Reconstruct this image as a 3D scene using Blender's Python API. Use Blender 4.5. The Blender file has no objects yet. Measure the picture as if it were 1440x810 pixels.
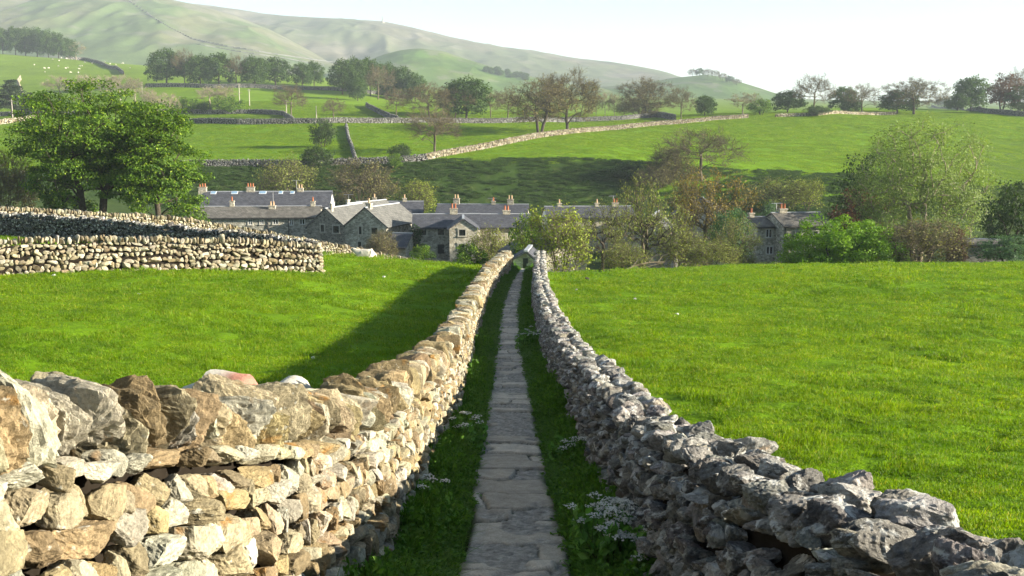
import bpy, math, random
import numpy as np
from mathutils import Vector, Matrix

R = math.radians
rng = np.random.default_rng(7)
random.seed(7)
SC = bpy.context.scene
COL = SC.collection

# ------------------------------------------------------------------ camera model
F = 1383.0
TH = math.atan(205.0 / F)
CT, ST = math.cos(TH), math.sin(TH)

def at(px, py, d):
    """pixel of the 1440x810 photograph + forward distance -> point"""
    u = (px - 720) / F
    v = (405 - py) / F
    t = d / (CT + v * ST)
    return np.array([u * t, d, (-ST + v * CT) * t])

def zrow(py, d):
    v = (405 - np.asarray(py, float)) / F
    return np.asarray(d, float) * (-ST + v * CT) / (CT + v * ST)

cam_d = bpy.data.cameras.new("camera")
cam_d.sensor_width = 36.0
cam_d.lens = F / 1440 * 36
cam_d.clip_start = 0.05
cam_d.clip_end = 20000
cam = bpy.data.objects.new("camera", cam_d)
cam.rotation_euler = (R(90) - TH, 0, 0)
COL.objects.link(cam)
SC.camera = cam

# ------------------------------------------------------------------ light
SUN_EL, SUN_AHEAD = 16.5, -10.0
SDIR = Vector((math.cos(R(SUN_EL)) * math.cos(R(SUN_AHEAD)),
               math.cos(R(SUN_EL)) * math.sin(R(SUN_AHEAD)), math.sin(R(SUN_EL))))
sun_d = bpy.data.lights.new("sun", 'SUN')
sun_d.energy = 5.0
sun_d.angle = R(0.5)
sun_d.color = (1.0, 0.92, 0.77)
sun = bpy.data.objects.new("sun", sun_d)
sun.rotation_euler = SDIR.to_track_quat('Z', 'Y').to_euler()
sun.location = (200, 0, 100)
COL.objects.link(sun)
w = bpy.data.worlds.new("World")
SC.world = w
w.use_nodes = True
nt = w.node_tree
nt.nodes.clear()
sky = nt.nodes.new('ShaderNodeTexSky')
sky.sky_type = 'NISHITA'
sky.sun_disc = False
sky.sun_elevation = R(SUN_EL)
sky.sun_rotation = R(90 - SUN_AHEAD)
sky.air_density = 1.0
sky.dust_density = 0.1
sky.ozone_density = 1.2
bg = nt.nodes.new('ShaderNodeBackground')
bg.inputs['Strength'].default_value = 0.05
wo = nt.nodes.new('ShaderNodeOutputWorld')
nt.links.new(sky.outputs[0], bg.inputs['Color'])
nt.links.new(bg.outputs[0], wo.inputs['Surface'])
vs = SC.view_settings
vs.view_transform = 'Standard'
vs.look = 'None'
vs.exposure = 2.05
vs.gamma = 1.0
vs.use_curve_mapping = False
SC.render.engine = 'CYCLES'
cy = SC.cycles
cy.max_bounces = 5
cy.diffuse_bounces = 2
cy.glossy_bounces = 2
cy.transmission_bounces = 3
cy.transparent_max_bounces = 4
cy.volume_bounces = 0
cy.use_denoising = True
cy.use_adaptive_sampling = True
cy.adaptive_threshold = 0.02

# ------------------------------------------------------------------ object helpers
def tag(o, label=None, cat=None, group=None, kind=None):
    if label: o['label'] = label
    if cat: o['category'] = cat
    if group: o['group'] = group
    if kind: o['kind'] = kind
    return o

def link(o, parent=None):
    COL.objects.link(o)
    if parent is not None:
        o.parent = parent
    return o

def empty(name, loc, rz=0.0):
    o = bpy.data.objects.new(name, None)
    o.empty_display_size = 0.3
    o.location = [float(c) for c in loc]
    o.rotation_euler = (0, 0, rz)
    COL.objects.link(o)
    return o

def mesh(name, V, faces, mats=None, col=None, smooth=False, midx=None):
    """V (n,3); faces: list of int arrays, each (m,k)"""
    V = np.asarray(V, np.float32).reshape(-1, 3)
    me = bpy.data.meshes.new(name)
    faces = [np.asarray(f, np.int32) for f in faces if len(f)]
    nl = sum(f.size for f in faces)
    nf = sum(len(f) for f in faces)
    me.vertices.add(len(V)); me.vertices.foreach_set('co', V.ravel())
    me.loops.add(nl); me.polygons.add(nf)
    li = np.concatenate([f.ravel() for f in faces])
    tot = np.concatenate([np.full(len(f), f.shape[1], np.int32) for f in faces])
    st = np.concatenate([[0], np.cumsum(tot)[:-1]]).astype(np.int32)
    me.loops.foreach_set('vertex_index', li)
    me.polygons.foreach_set('loop_start', st)
    if midx is not None:
        me.polygons.foreach_set('material_index', np.asarray(midx, np.int32))
    me.polygons.foreach_set('use_smooth', np.full(nf, bool(smooth)))
    if mats is not None:
        for m in (mats if isinstance(mats, (list, tuple)) else [mats]):
            me.materials.append(m)
    if col is not None:
        a = me.color_attributes.new('Col', 'FLOAT_COLOR', 'POINT')
        c = np.ones((len(V), 4), np.float32)
        c[:, :3] = col
        a.data.foreach_set('color', c.ravel())
    me.update(calc_edges=True)
    me.validate()
    return me

def obj(name, me, parent=None, loc=None):
    o = bpy.data.objects.new(name, me)
    if loc is not None: o.location = [float(c) for c in loc]
    return link(o, parent)

class MB:
    """collects shapes into one mesh"""
    def __init__(s): s.V, s.Q, s.T, s.C, s.n = [], [], [], [], 0
    def add(s, V, quads=None, tris=None, col=None):
        V = np.asarray(V, float).reshape(-1, 3)
        s.V.append(V)
        if quads is not None and len(quads): s.Q.append(np.asarray(quads) + s.n)
        if tris is not None and len(tris): s.T.append(np.asarray(tris) + s.n)
        c = np.ones((len(V), 3)) if col is None else np.broadcast_to(np.asarray(col, float), (len(V), 3))
        s.C.append(c); s.n += len(V)
    def box(s, c, size, rz=0.0, col=None, taper=1.0, M=None):
        x, y, z = [0.5 * k for k in size]
        V = np.array([[a * x * (taper if e > 0 else 1), b * y * (taper if e > 0 else 1), e * z] for e in (-1, 1) for b in (-1, 1) for a in (-1, 1)], float)
        if rz:
            k, q = math.cos(rz), math.sin(rz)
            V = np.c_[V[:, 0] * k - V[:, 1] * q, V[:, 0] * q + V[:, 1] * k, V[:, 2]]
        if M is not None: V = V @ np.asarray(M).T
        s.add(V + np.asarray(c, float), [[0, 2, 3, 1], [4, 5, 7, 6], [0, 1, 5, 4], [2, 6, 7, 3], [0, 4, 6, 2], [1, 3, 7, 5]], col=col)
    def tube(s, pts, rad, m=6, col=None):
        V, Q = tubes(np.asarray(pts, float)[None], np.asarray(rad, float)[None], m)
        s.add(V, Q, col=col)
        k = len(pts)
        for ring in (0, k - 1):                      # end caps
            idx = np.arange(m) + ring * m
            c = s.n
            base = s.n - len(V)
            s.add(np.asarray(pts, float)[ring][None], col=col)
            s.T.append(np.array([[base + idx[i], base + idx[(i + 1) % m], c] if ring else [base + idx[(i + 1) % m], base + idx[i], c] for i in range(m)]))
    def data(s):
        V = np.concatenate(s.V); C = np.concatenate(s.C)
        f = []
        if s.Q: f.append(np.concatenate(s.Q))
        if s.T: f.append(np.concatenate(s.T))
        return V, f, C
    def build(s, name, mat, parent=None, smooth=False, loc=None, usecol=True):
        V, f, C = s.data()
        return obj(name, mesh(name, V, f, mat, C if usecol else None, smooth), parent, loc)

def tubes(P, rad, m=5):
    """P (N,K,3) polylines, rad (N,K) -> verts, quads"""
    N, K, _ = P.shape
    T = np.zeros_like(P)
    T[:, 1:-1] = P[:, 2:] - P[:, :-2]
    T[:, 0] = P[:, 1] - P[:, 0]
    T[:, -1] = P[:, -1] - P[:, -2]
    T /= np.linalg.norm(T, axis=2, keepdims=True) + 1e-9
    ref = np.where(np.abs(T[..., 2:3]) > 0.9, np.array([1.0, 0, 0]), np.array([0, 0, 1.0]))
    A = np.cross(T, ref); A /= np.linalg.norm(A, axis=2, keepdims=True) + 1e-9
    B = np.cross(T, A)
    ang = np.arange(m) * 2 * math.pi / m
    V = P[:, :, None, :] + rad[:, :, None, None] * (A[:, :, None, :] * np.cos(ang)[None, None, :, None] + B[:, :, None, :] * np.sin(ang)[None, None, :, None])
    i = np.arange(N)[:, None, None] * K * m + np.arange(K - 1)[None, :, None] * m
    j = np.arange(m)[None, None, :]
    j2 = (j + 1) % m
    Q = np.stack([i + j, i + j2, i + m + j2, i + m + j], -1).reshape(-1, 4)
    return V.reshape(-1, 3), Q

# smooth pseudo random noise for geometry
class Noise:
    def __init__(s, seed, k=5):
        g = np.random.default_rng(seed)
        s.k = g.normal(size=(k, 3)); s.p = g.uniform(0, 6.28, k)
        s.k /= np.linalg.norm(s.k, axis=1, keepdims=True)
        s.k *= g.uniform(.6, 1.5, k)[:, None]
    def __call__(s, P, freq=1.0):
        P = np.asarray(P, float)
        return np.mean(np.sin(P @ (s.k.T * freq) + s.p), axis=-1)

def vnoise2(x, y, seed=0):
    """value noise in 2D, about -1..1"""
    x = np.asarray(x, float); y = np.asarray(y, float)
    xi = np.floor(x).astype(np.int64); yi = np.floor(y).astype(np.int64)
    fx = x - xi; fy = y - yi
    fx = fx * fx * (3 - 2 * fx); fy = fy * fy * (3 - 2 * fy)
    def h(a, b):
        n = (a * 374761393 + b * 668265263 + seed * 982451653) & 0x7fffffff
        n = ((n ^ (n >> 13)) * 1274126177) & 0x7fffffff
        n = (n ^ (n >> 16)) & 0xffff
        return n / 32767.5 - 1
    return (h(xi, yi) * (1 - fx) + h(xi + 1, yi) * fx) * (1 - fy) + (h(xi, yi + 1) * (1 - fx) + h(xi + 1, yi + 1) * fx) * fy

def fbm2(x, y, seed=0, o=3):
    r = 0; a = 1.0; t = 0
    for i in range(o):
        r = r + a * vnoise2(np.asarray(x) * 2 ** i, np.asarray(y) * 2 ** i, seed + i * 17); t += a; a *= .5
    return r / t

def sstep(a, b, x):
    t = np.clip((np.asarray(x, float) - a) / (b - a), 0, 1)
    return t * t * (3 - 2 * t)

# ------------------------------------------------------------------ terrain
PZ_D = np.array([-300, -20, -5, 0, 2.5, 5, 7.5, 9.5, 14, 20, 25, 36, 44, 55, 60, 75, 110, 140])
PZ_Z = np.array([20, -.3, -.9, -1.62, -2.1, -2.72, -3.26, -3.5, -4.05, -4.85, -5.4, -6.33, -6.82, -7.33, -7.75, -9.7, -14.5, -17])
def _smooth1(x, y, n=4):
    xs = np.arange(-60, 140, .25); ys = np.interp(xs, x, y)
    k = np.hanning(13); k /= k.sum()
    yp = np.pad(ys, 6, 'edge'); return xs, np.convolve(yp, k, 'valid')
_px, _pz = _smooth1(PZ_D, PZ_Z)
def path_z(d): return np.interp(d, _px, _pz)

LEFT_D = [0, 10, 20, 30, 38, 42, 52, 58]
LEFT_Z = [-1.6, -3.3, -4.2, -5.0, -5.55, -5.65, -5.8, -5.6]

COLS = {
 -900: [(40,395),(46,372),(58,315),(75,300),(100,290),(150,285),(195,262),(212,232),(260,200),(300,180),(360,160),(420,148),(500,130),(700,95),(800,70),(1000,76),(1500,90),(2500,110),(9000,150)],
 0:    [(38,404),(42,385),(50,357),(58,336),(65,323),(80,320),(100,310),(150,300),(190,275),(205,250),(225,226),(260,206),(300,188),(340,178),(400,166),(450,152),(520,135),(600,115),(700,94),(800,74),(900,78),(1200,90),(1700,105),(2500,120),(9000,160)],
 250:  [(40,404),(46,385),(52,362),(57,351),(62,342),(71,333),(85,338),(100,345),(130,345),(160,325),(194,285),(212,236),(225,222),(250,205),(300,176),(340,166),(400,152),(450,138),(500,122),(560,112),(650,104),(800,96),(1000,96),(1500,104),(2500,120),(9000,160)],
 450:  [(40,412),(46,396),(50,386),(54,372),(60,357),(68,358),(79,366),(100,370),(130,360),(160,332),(194,288),(212,235),(225,222),(250,203),(300,174),(340,164),(400,150),(450,138),(500,126),(560,119),(700,112),(1000,108),(1500,110),(2500,120),(9000,160)],
 600:  [(40,426),(46,405),(52,388),(58,371),(64,365),(72,374),(100,386),(130,374),(160,337),(194,288),(213,228),(225,220),(250,205),(300,176),(340,168),(400,158),(500,146),(600,138),(1000,128),(1500,125),(2500,130),(9000,160)],
 730:  [(40,428),(44,414),(55,384),(60,384),(70,392),(80,394),(100,390),(130,376),(160,340),(195,290),(215,222),(230,213),(260,200),(300,184),(340,172),(400,163),(500,155),(600,148),(1000,136),(1500,130),(2500,132),(9000,160)],
 850:  [(40,427),(50,398),(58,385),(64,384),(75,392),(100,392),(130,382),(160,345),(195,290),(216,222),(235,211),(260,199),(300,185),(340,173),(400,165),(500,159),(700,150),(1000,140),(1500,134),(2500,134),(9000,160)],
 1000: [(40,423),(50,395),(60,381),(70,376),(78,380),(100,394),(130,386),(160,350),(195,292),(215,238),(240,222),(270,205),(310,184),(350,168),(380,163),(430,161),(500,158),(700,152),(1000,142),(1500,138),(2500,138),(9000,160)],
 1200: [(40,420),(50,391),(60,378),(70,372),(80,375),(100,390),(130,380),(160,345),(195,286),(213,248),(240,228),(270,208),(310,184),(350,166),(380,161),(430,157),(460,151),(600,156),(1000,152),(1500,145),(2500,142),(9000,160)],
 1440: [(40,420),(50,390),(60,377),(70,370),(80,373),(100,385),(130,370),(160,340),(195,298),(230,256),(270,222),(310,196),(350,175),(390,166),(450,160),(600,160),(1000,156),(1500,150),(2500,146),(9000,160)],
 2300: [(40,420),(50,390),(60,375),(70,368),(80,365),(100,360),(130,345),(160,320),(195,285),(230,250),(270,220),(310,196),(350,175),(390,164),(450,157),(600,157),(1000,152),(1500,150),(2500,146),(9000,160)],
}
_cu = np.array([(p - 720) / F for p in sorted(COLS)])
LD0, LD1, NLD, NU = math.log(36.0), math.log(9000.0), 420, 241
_ldg = np.linspace(LD0, LD1, NLD); _ug = np.linspace(-1.2, 1.2, NU)
def _mk_far():
    cols = []
    dg = np.exp(_ldg)
    for p in sorted(COLS):
        a = np.array(COLS[p], float)
        cols.append(np.interp(_ldg, np.log(a[:, 0]), zrow(a[:, 1], a[:, 0])))
    C = np.array(cols)                                 # (ncol, NLD)
    G = np.zeros((NU, NLD))
    for j in range(NLD): G[:, j] = np.interp(_ug, _cu, C[:, j])
    def blur(A, ax, n, w):
        k = np.hanning(w + 2)[1:-1]; k /= k.sum()
        for _ in range(n):
            pad = [(0, 0), (0, 0)]; pad[ax] = (w // 2, w // 2)
            B = np.pad(A, pad, 'edge'); A = np.apply_along_axis(lambda v: np.convolve(v, k, 'valid'), ax, B)
        return A
    G = blur(G, 0, 1, 15)
    G = blur(G, 1, 1, 5)
    return G
_FAR = _mk_far()

def far_z(X, Y):
    u = np.clip(np.asarray(X, float) / np.maximum(Y, 1.0), -1.2, 1.2)
    l = np.clip(np.log(np.maximum(Y, 36.0)), LD0, LD1)
    a = (u + 1.2) / 2.4 * (NU - 1); b = (l - LD0) / (LD1 - LD0) * (NLD - 1)
    ai = np.minimum(a.astype(int), NU - 2); bi = np.minimum(b.astype(int), NLD - 2)
    fa = a - ai; fb = b - bi
    return (_FAR[ai, bi] * (1 - fa) + _FAR[ai + 1, bi] * fa) * (1 - fb) + (_FAR[ai, bi + 1] * (1 - fa) + _FAR[ai + 1, bi + 1] * fa) * fb

def terrain(X, Y):
    X = np.asarray(X, float); Y = np.asarray(Y, float)
    X, Y = np.broadcast_arrays(X, Y)
    zp = path_z(Y)
    zl = np.interp(Y, LEFT_D, LEFT_Z)
    k = sstep(3.0, 13.0, -X)
    zn = zp * (1 - k) + zl * k
    zn = zn + 0.10 * sstep(1.6, 5, X) * sstep(60, 20, Y)
    zf = far_z(X, Y)
    kf = sstep(38, 50, Y)
    z = zn * (1 - kf) + zf * kf
    off = sstep(1.7, 3.2, np.abs(X)) + sstep(56, 64, Y)
    off = np.clip(off, 0, 1)
    amp = sstep(400, 60, Y) * off
    bump = .085 * fbm2(X / 1.1, Y / .9, 3, 3) * sstep(120, 60, Y) + .12 * fbm2(X / 6.0, Y / 6.0, 9, 2)
    big = 1.1 * fbm2(X / 38.0, Y / 38.0, 21, 2) * sstep(180, 260, Y) * sstep(1200, 700, Y)
    return z + amp * bump + big

def hit(px, py, dmin=6.0, dmax=4000.0):
    """first ground point seen through a pixel, beyond dmin"""
    d = np.exp(np.linspace(math.log(dmin), math.log(dmax), 2500))
    u = (px - 720) / F; v = (405 - py) / F
    t = d / (CT + v * ST)
    x = u * t; z = (-ST + v * CT) * t
    g = terrain(x, d)
    below = np.nonzero(z <= g)[0]
    i = below[0] if len(below) else int(np.argmin(np.abs(z - g)))
    return np.array([x[i], d[i], g[i]])

def ground(px, d, row=300):
    p = at(px, row, d)
    p[2] = float(terrain(p[0], d))
    return p
# ------------------------------------------------------------------ materials
class NT:
    def __init__(s, name, disp=False):
        s.m = bpy.data.materials.new(name); s.m.use_nodes = True
        s.t = s.m.node_tree; s.t.nodes.clear()
        s.out = s.t.nodes.new('ShaderNodeOutputMaterial')
    def n(s, typ, **kw):
        nd = s.t.nodes.new(typ)
        for k, v in kw.items():
            if k.startswith('_'): setattr(nd, k[1:], v)
            else:
                nd.inputs[k.replace('__', ' ')].default_value = v
        return nd
    def l(s, a, b): s.t.links.new(a, b)
    def noise(s, vec, scale, detail=4, rough=.55, dist=0.0):
        nd = s.n('ShaderNodeTexNoise', Scale=scale, Detail=detail, Roughness=rough, Distortion=dist)
        if vec is not None: s.l(vec, nd.inputs['Vector'])
        return nd.outputs['Fac']
    def ramp(s, fac, stops):
        r = s.n('ShaderNodeValToRGB'); e = r.color_ramp.elements
        while len(e) < len(stops): e.new(.5)
        for i, (p, c) in enumerate(stops):
            e[i].position = p; e[i].color = (c[0], c[1], c[2], 1) if not np.isscalar(c) else (c, c, c, 1)
        s.l(fac, r.inputs[0]); return r.outputs[0]
    def mix(s, fac, a, b, mode='MIX'):
        m = s.n('ShaderNodeMix', _data_type='RGBA', _blend_type=mode)
        for sock, v in ((m.inputs[0], fac), (m.inputs[6], a), (m.inputs[7], b)):
            if hasattr(v, 'links'): s.l(v, sock)
            else: sock.default_value = v if np.isscalar(v) else (v[0], v[1], v[2], 1)
        return m.outputs[2]
    def math(s, op, a, b=0.0):
        m = s.n('ShaderNodeMath', _operation=op)
        for sock, v in ((m.inputs[0], a), (m.inputs[1], b)):
            if hasattr(v, 'links'): s.l(v, sock)
            else: sock.default_value = v
        return m.outputs[0]
    def attr(s, name='Col'):
        return s.n('ShaderNodeAttribute', _attribute_name=name).outputs['Color']
    def pos(s): return s.n('ShaderNodeNewGeometry').outputs['Position']
    def objc(s): return s.n('ShaderNodeTexCoord').outputs['Object']
    def bump(s, h, strength=.5, dist=.02, nrm=None):
        b = s.n('ShaderNodeBump', Strength=strength, Distance=dist)
        s.l(h, b.inputs['Height'])
        if nrm is not None: s.l(nrm, b.inputs['Normal'])
        return b.outputs[0]
    def bsdf(s, col, rough=.9, nrm=None, spec=.2, metal=0.0):
        p = s.n('ShaderNodeBsdfPrincipled')
        for sock, v in ((p.inputs['Base Color'], col), (p.inputs['Roughness'], rough)):
            if hasattr(v, 'links'): s.l(v, sock)
            else: sock.default_value = v if np.isscalar(v) else (v[0], v[1], v[2], 1)
        p.inputs['Specular IOR Level'].default_value = spec
        p.inputs['Metallic'].default_value = metal
        if nrm is not None: s.l(nrm, p.inputs['Normal'])
        return p.outputs[0]
    def done(s, sh):
        s.l(sh, s.out.inputs['Surface']); return s.m

def leafy(name, trans=.45, tcol=(1.25, 1.35, .7)):
    """leaf / blade: vertex colour, diffuse plus light passing through"""
    n = NT(name)
    c = n.attr()
    d = n.bsdf(c, .6, spec=.25)
    t = n.n('ShaderNodeBsdfTranslucent')
    n.l(n.mix(1.0, c, tcol, 'MULTIPLY'), t.inputs['Color'])
    mx = n.n('ShaderNodeMixShader'); mx.inputs[0].default_value = trans
    n.l(d, mx.inputs[1]); n.l(t.outputs[0], mx.inputs[2])
    return n.done(mx.outputs[0])

def rock(name, lichen=(.55, .54, .48), lich_lo=.60, ochre=(.28, .13, .03), och_lo=.66, dark=(.05, .05, .05), dark_lo=.62, bump=.6, vein=0):
    n = NT(name)
    P = n.pos(); c = n.attr()
    v1 = n.ramp(n.noise(P, 6, 6, .72), [(.28, .50), (.72, 1.38)])
    v2 = n.ramp(n.noise(P, 55, 5, .75), [(.30, .50), (.70, 1.32)])
    c = n.mix(1, c, v1, 'MULTIPLY'); c = n.mix(1, c, v2, 'MULTIPLY')
    f = n.ramp(n.noise(P, 4.3, 4, .6, .6), [(och_lo, 0.0), (och_lo + .10, 1.0)])
    c = n.mix(n.math('MULTIPLY', f, .75), c, ochre)
    f = n.ramp(n.noise(P, 9.0, 5, .62, .4), [(dark_lo, 0.0), (dark_lo + .09, 1.0)])
    c = n.mix(n.math('MULTIPLY', f, .7), c, dark)
    f = n.ramp(n.noise(P, 7.7, 6, .68, .3), [(lich_lo, 0.0), (lich_lo + .06, 1.0)])
    c = n.mix(n.math('MULTIPLY', f, .85), c, lichen)
    # small round lichen rosettes
    vo = n.n('ShaderNodeTexVoronoi', Scale=24.0); n.l(P, vo.inputs['Vector'])
    sp = n.ramp(n.math('ADD', vo.outputs['Distance'], n.math('MULTIPLY', n.noise(P, 60, 3, .6), .25)), [(.26, 1.0), (.33, 0.0)])
    wh = n.ramp(n.noise(P, 3.1, 3, .5), [(.50, 0.0), (.60, 1.0)])
    c = n.mix(n.math('MULTIPLY', n.math('MULTIPLY', sp, wh), .6), c, lichen)
    sk = n.ramp(n.noise(P, 150, 3, .7), [(.62, 0.0), (.70, .65)])
    c = n.mix(sk, c, dark)
    h = n.math('ADD', n.math('MULTIPLY', n.noise(P, 20, 7, .75), 1.3), n.math('MULTIPLY', n.noise(P, 85, 5, .75), .6))
    return n.done(n.bsdf(c, .92, n.bump(h, bump, .03), .15))

MATS = {}
def M(k): return MATS[k]
MATS['stone_warm'] = rock('warm_limestone', lichen=(.50, .48, .40), lich_lo=.64, ochre=(.30, .15, .035), och_lo=.60, dark=(.07, .055, .04), dark_lo=.65)
MATS['stone_grey'] = rock('grey_limestone', lichen=(.62, .61, .56), lich_lo=.54, ochre=(.33, .17, .05), och_lo=.70, dark=(.025, .025, .028), dark_lo=.53, bump=.9)
MATS['stone_far'] = rock('field_wall_stone', lichen=(.45, .43, .36), lich_lo=.68, ochre=(.22, .13, .05), och_lo=.60, dark_lo=.62)
def plain(name, col, rough=.9, spec=.2, metal=0, var=.25, scale=4, bump=0.0):
    n = NT(name); P = n.objc()
    v = n.ramp(n.noise(P, scale, 5, .6), [(.25, 1 - var), (.75, 1 + var)])
    c = n.mix(1, col, v, 'MULTIPLY')
    nr = n.bump(n.noise(P, scale * 6, 4, .6), bump, .02) if bump else None
    return n.done(n.bsdf(c, rough, nr, spec, metal))
MATS['core'] = plain('wall_hearting', (.020, .016, .012), .98, .0, scale=14)
MATS['leaf'] = leafy('leaf', .33)
MATS['blade'] = leafy('grass_blade', .5, (1.3, 1.3, .6))
def bark(name, c1, c2):
    n = NT(name); P = n.pos()
    c = n.mix(n.ramp(n.noise(P, 5, 5, .7), [(.35, 0.), (.65, 1.)]), c1, c2)
    return n.done(n.bsdf(c, .95, n.bump(n.noise(P, 18, 4, .7), .6, .04), .1))
MATS['bark_dark'] = bark('dark_bark', (.035, .028, .02), (.09, .075, .055))
MATS['bark_brown'] = bark('brown_bark', (.075, .06, .036), (.155, .13, .085))
MATS['bark_pale'] = bark('pale_bark', (.16, .13, .09), (.36, .31, .22))

def vcol(name, rough=.9, var=.2, scale=3.0, bump=.3, spec=.15):
    n = NT(name); P = n.pos()
    v = n.ramp(n.noise(P, scale, 5, .65), [(.25, 1 - var), (.75, 1 + var)])
    c = n.mix(1, n.attr(), v, 'MULTIPLY')
    nr = n.bump(n.noise(P, scale * 5, 4, .6), bump, .03)
    return n.done(n.bsdf(c, rough, nr, spec))
MATS['vcol'] = vcol('weathered')

def ground_mat():
    n = NT('turf'); P = n.pos()
    c = n.attr()
    v = n.ramp(n.noise(P, .045, 5, .65), [(.28, (.80, .80, .80)), (.72, (1.22, 1.16, 1.1))])
    v2 = n.ramp(n.noise(P, .5, 6, .72), [(.28, (.68, .72, .7)), (.72, (1.32, 1.25, 1.15))])
    v3 = n.ramp(n.noise(P, 5, 5, .75), [(.28, .62), (.72, 1.32)])
    c = n.mix(1, c, v, 'MULTIPLY'); c = n.mix(1, c, v2, 'MULTIPLY'); c = n.mix(1, c, v3, 'MULTIPLY')
    h = n.math('ADD', n.noise(P, 1.6, 6, .75), n.math('MULTIPLY', n.noise(P, .35, 4, .6), 1.5))
    return n.done(n.bsdf(c, .95, n.bump(h, .55, .35), .05))
MATS['turf'] = ground_mat()

def house_wall(name, c1, c2, c3, sc=3.2):
    n = NT(name); P = n.objc()
    mp = n.n('ShaderNodeMapping'); mp.inputs['Scale'].default_value = (1, 1, 1.7); n.l(P, mp.inputs[0])
    vo = n.n('ShaderNodeTexVoronoi', Scale=sc); n.l(mp.outputs[0], vo.inputs['Vector'])
    sep = n.n('ShaderNodeSeparateColor'); n.l(vo.outputs['Color'], sep.inputs[0])
    c = n.ramp(sep.outputs[0], [(0, c1), (.5, c2), (1, c3)])
    ve = n.n('ShaderNodeTexVoronoi', Scale=sc, _feature='DISTANCE_TO_EDGE'); n.l(mp.outputs[0], ve.inputs['Vector'])
    e = n.ramp(ve.outputs['Distance'], [(.02, 0.), (.09, 1.)])
    c = n.mix(e, (.30, .28, .23), c)
    c = n.mix(1, c, n.ramp(n.noise(P, .5, 5, .65), [(.3, .7), (.7, 1.25)]), 'MULTIPLY')
    return n.done(n.bsdf(c, .92, n.bump(e, .6, .03), .1))
MATS['house_grey'] = house_wall('rubble_stone_grey', (.17, .16, .13), (.36, .34, .27), (.55, .52, .43))
MATS['house_tan'] = house_wall('rubble_stone_tan', (.26, .225, .16), (.42, .375, .28), (.58, .54, .44))
MATS['house_dark'] = house_wall('rubble_stone_dark', (.10, .09, .075), (.20, .18, .145), (.33, .305, .25))
MATS['render_white'] = plain('white_render', (.78, .77, .72), .85, var=.07, scale=1)
def roof(name, c1, c2, course=.28):
    n = NT(name); P = n.objc()
    br = n.n('ShaderNodeTexBrick', Scale=1.0, Mortar__Size=.012, Bias=0.0, Brick__Width=.42, Row__Height=course)
    br.inputs['Color1'].default_value = (*c1, 1); br.inputs['Color2'].default_value = (*c2, 1); br.inputs['Mortar'].default_value = (.02, .02, .02, 1)
    n.l(n.n('ShaderNodeUVMap').outputs[0], br.inputs['Vector'])
    c = n.mix(1, br.outputs['Color'], n.ramp(n.noise(P, .9, 5, .7), [(.3, .68), (.7, 1.3)]), 'MULTIPLY')
    c = n.mix(n.ramp(n.noise(P, 2.2, 5, .7), [(.58, 0.), (.72, .55)]), c, (.17, .16, .11))
    return n.done(n.bsdf(c, .75, n.bump(br.outputs['Fac'], -.4, .02), .3))
MATS['slate'] = roof('blue_slate', (.05, .052, .062), (.085, .085, .098))
MATS['stone_slate'] = roof('stone_slate', (.10, .09, .075), (.17, .155, .13), .34)
MATS['pale_slate'] = roof('pale_stone_slate', (.105, .102, .092), (.15, .145, .13), .34)
MATS['terracotta'] = plain('terracotta', (.36, .13, .06), .8)
MATS['terracotta_buff'] = plain('buff_pot', (.50, .34, .20), .8)
MATS['glass_dark'] = plain('window_glass', (.012, .014, .016), .08, .6, var=.1)
MATS['glass_sky'] = plain('skylight_glass', (.22, .33, .45), .08, .8, var=.1)
MATS['paint_white'] = plain('white_paint', (.75, .75, .72), .5, .4, var=.06)
MATS['surround'] = plain('dressed_stone', (.42, .39, .32), .9, var=.2, scale=2)
MATS['iron'] = plain('black_iron', (.02, .02, .022), .5, .4)
MATS['alu'] = plain('dull_aluminium', (.45, .45, .46), .4, .5, .8)
MATS['lead'] = plain('lead_flashing', (.34, .35, .37), .5, .4)
MATS['door'] = plain('dark_door', (.02, .022, .02), .6, .3)
MATS['pole'] = plain('weathered_pole', (.40, .36, .30), .9, var=.2)

# ------------------------------------------------------------------ dry stone
def stone_template(seed, n, block=.5, cuts=9, rough=.06):
    """faceted rounded block on a cube grid, about -1..1"""
    g = np.random.default_rng(seed)
    k = np.linspace(-1, 1, n + 1)
    idx = {}; V = []; Q = []
    def vid(p):
        key = tuple(np.round(p, 5))
        if key not in idx: idx[key] = len(V); V.append(p)
        return idx[key]
    for ax in range(3):
        for sg in (-1, 1):
            o = [(ax + 1) % 3, (ax + 2) % 3]
            for i in range(n):
                for j in range(n):
                    q = []
                    for a, b in ((0, 0), (1, 0), (1, 1), (0, 1)):
                        p = [0, 0, 0]; p[ax] = sg; p[o[0]] = k[i + a]; p[o[1]] = k[j + b]
                        q.append(vid(np.array(p, float)))
                    Q.append(q if sg > 0 else q[::-1])
    V = np.array(V); 
    sph = V / np.linalg.norm(V, axis=1, keepdims=True)
    P = V * block + sph * 1.15 * (1 - block)
    for _ in range(cuts):
        d = g.normal(size=3); d /= np.linalg.norm(d)
        off = g.uniform(.52, .85)
        e = P @ d - off
        P = P - np.maximum(e, 0)[:, None] * d * .86
    P = P / np.abs(P).max(0)
    if n > 3:
        nz = Noise(seed + 500, 7)
        nz2 = Noise(seed + 900, 9); nz3 = Noise(seed + 950, 12)
        P = P + sph * (nz(P, 2.6)[:, None] * rough * 1.7 - np.abs(nz2(P * 1.3 + 4, 6.0))[:, None] * rough * 2.2 + (nz3(P * 1.7 + 9, 15.0)[:, None] * rough * 1.1 if n > 8 else 0) + (nz2(P * 2.1 + 2, 30.0)[:, None] * rough * .5 if n > 11 else 0))
    return P, np.array(Q)
_LEV = {}
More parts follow.
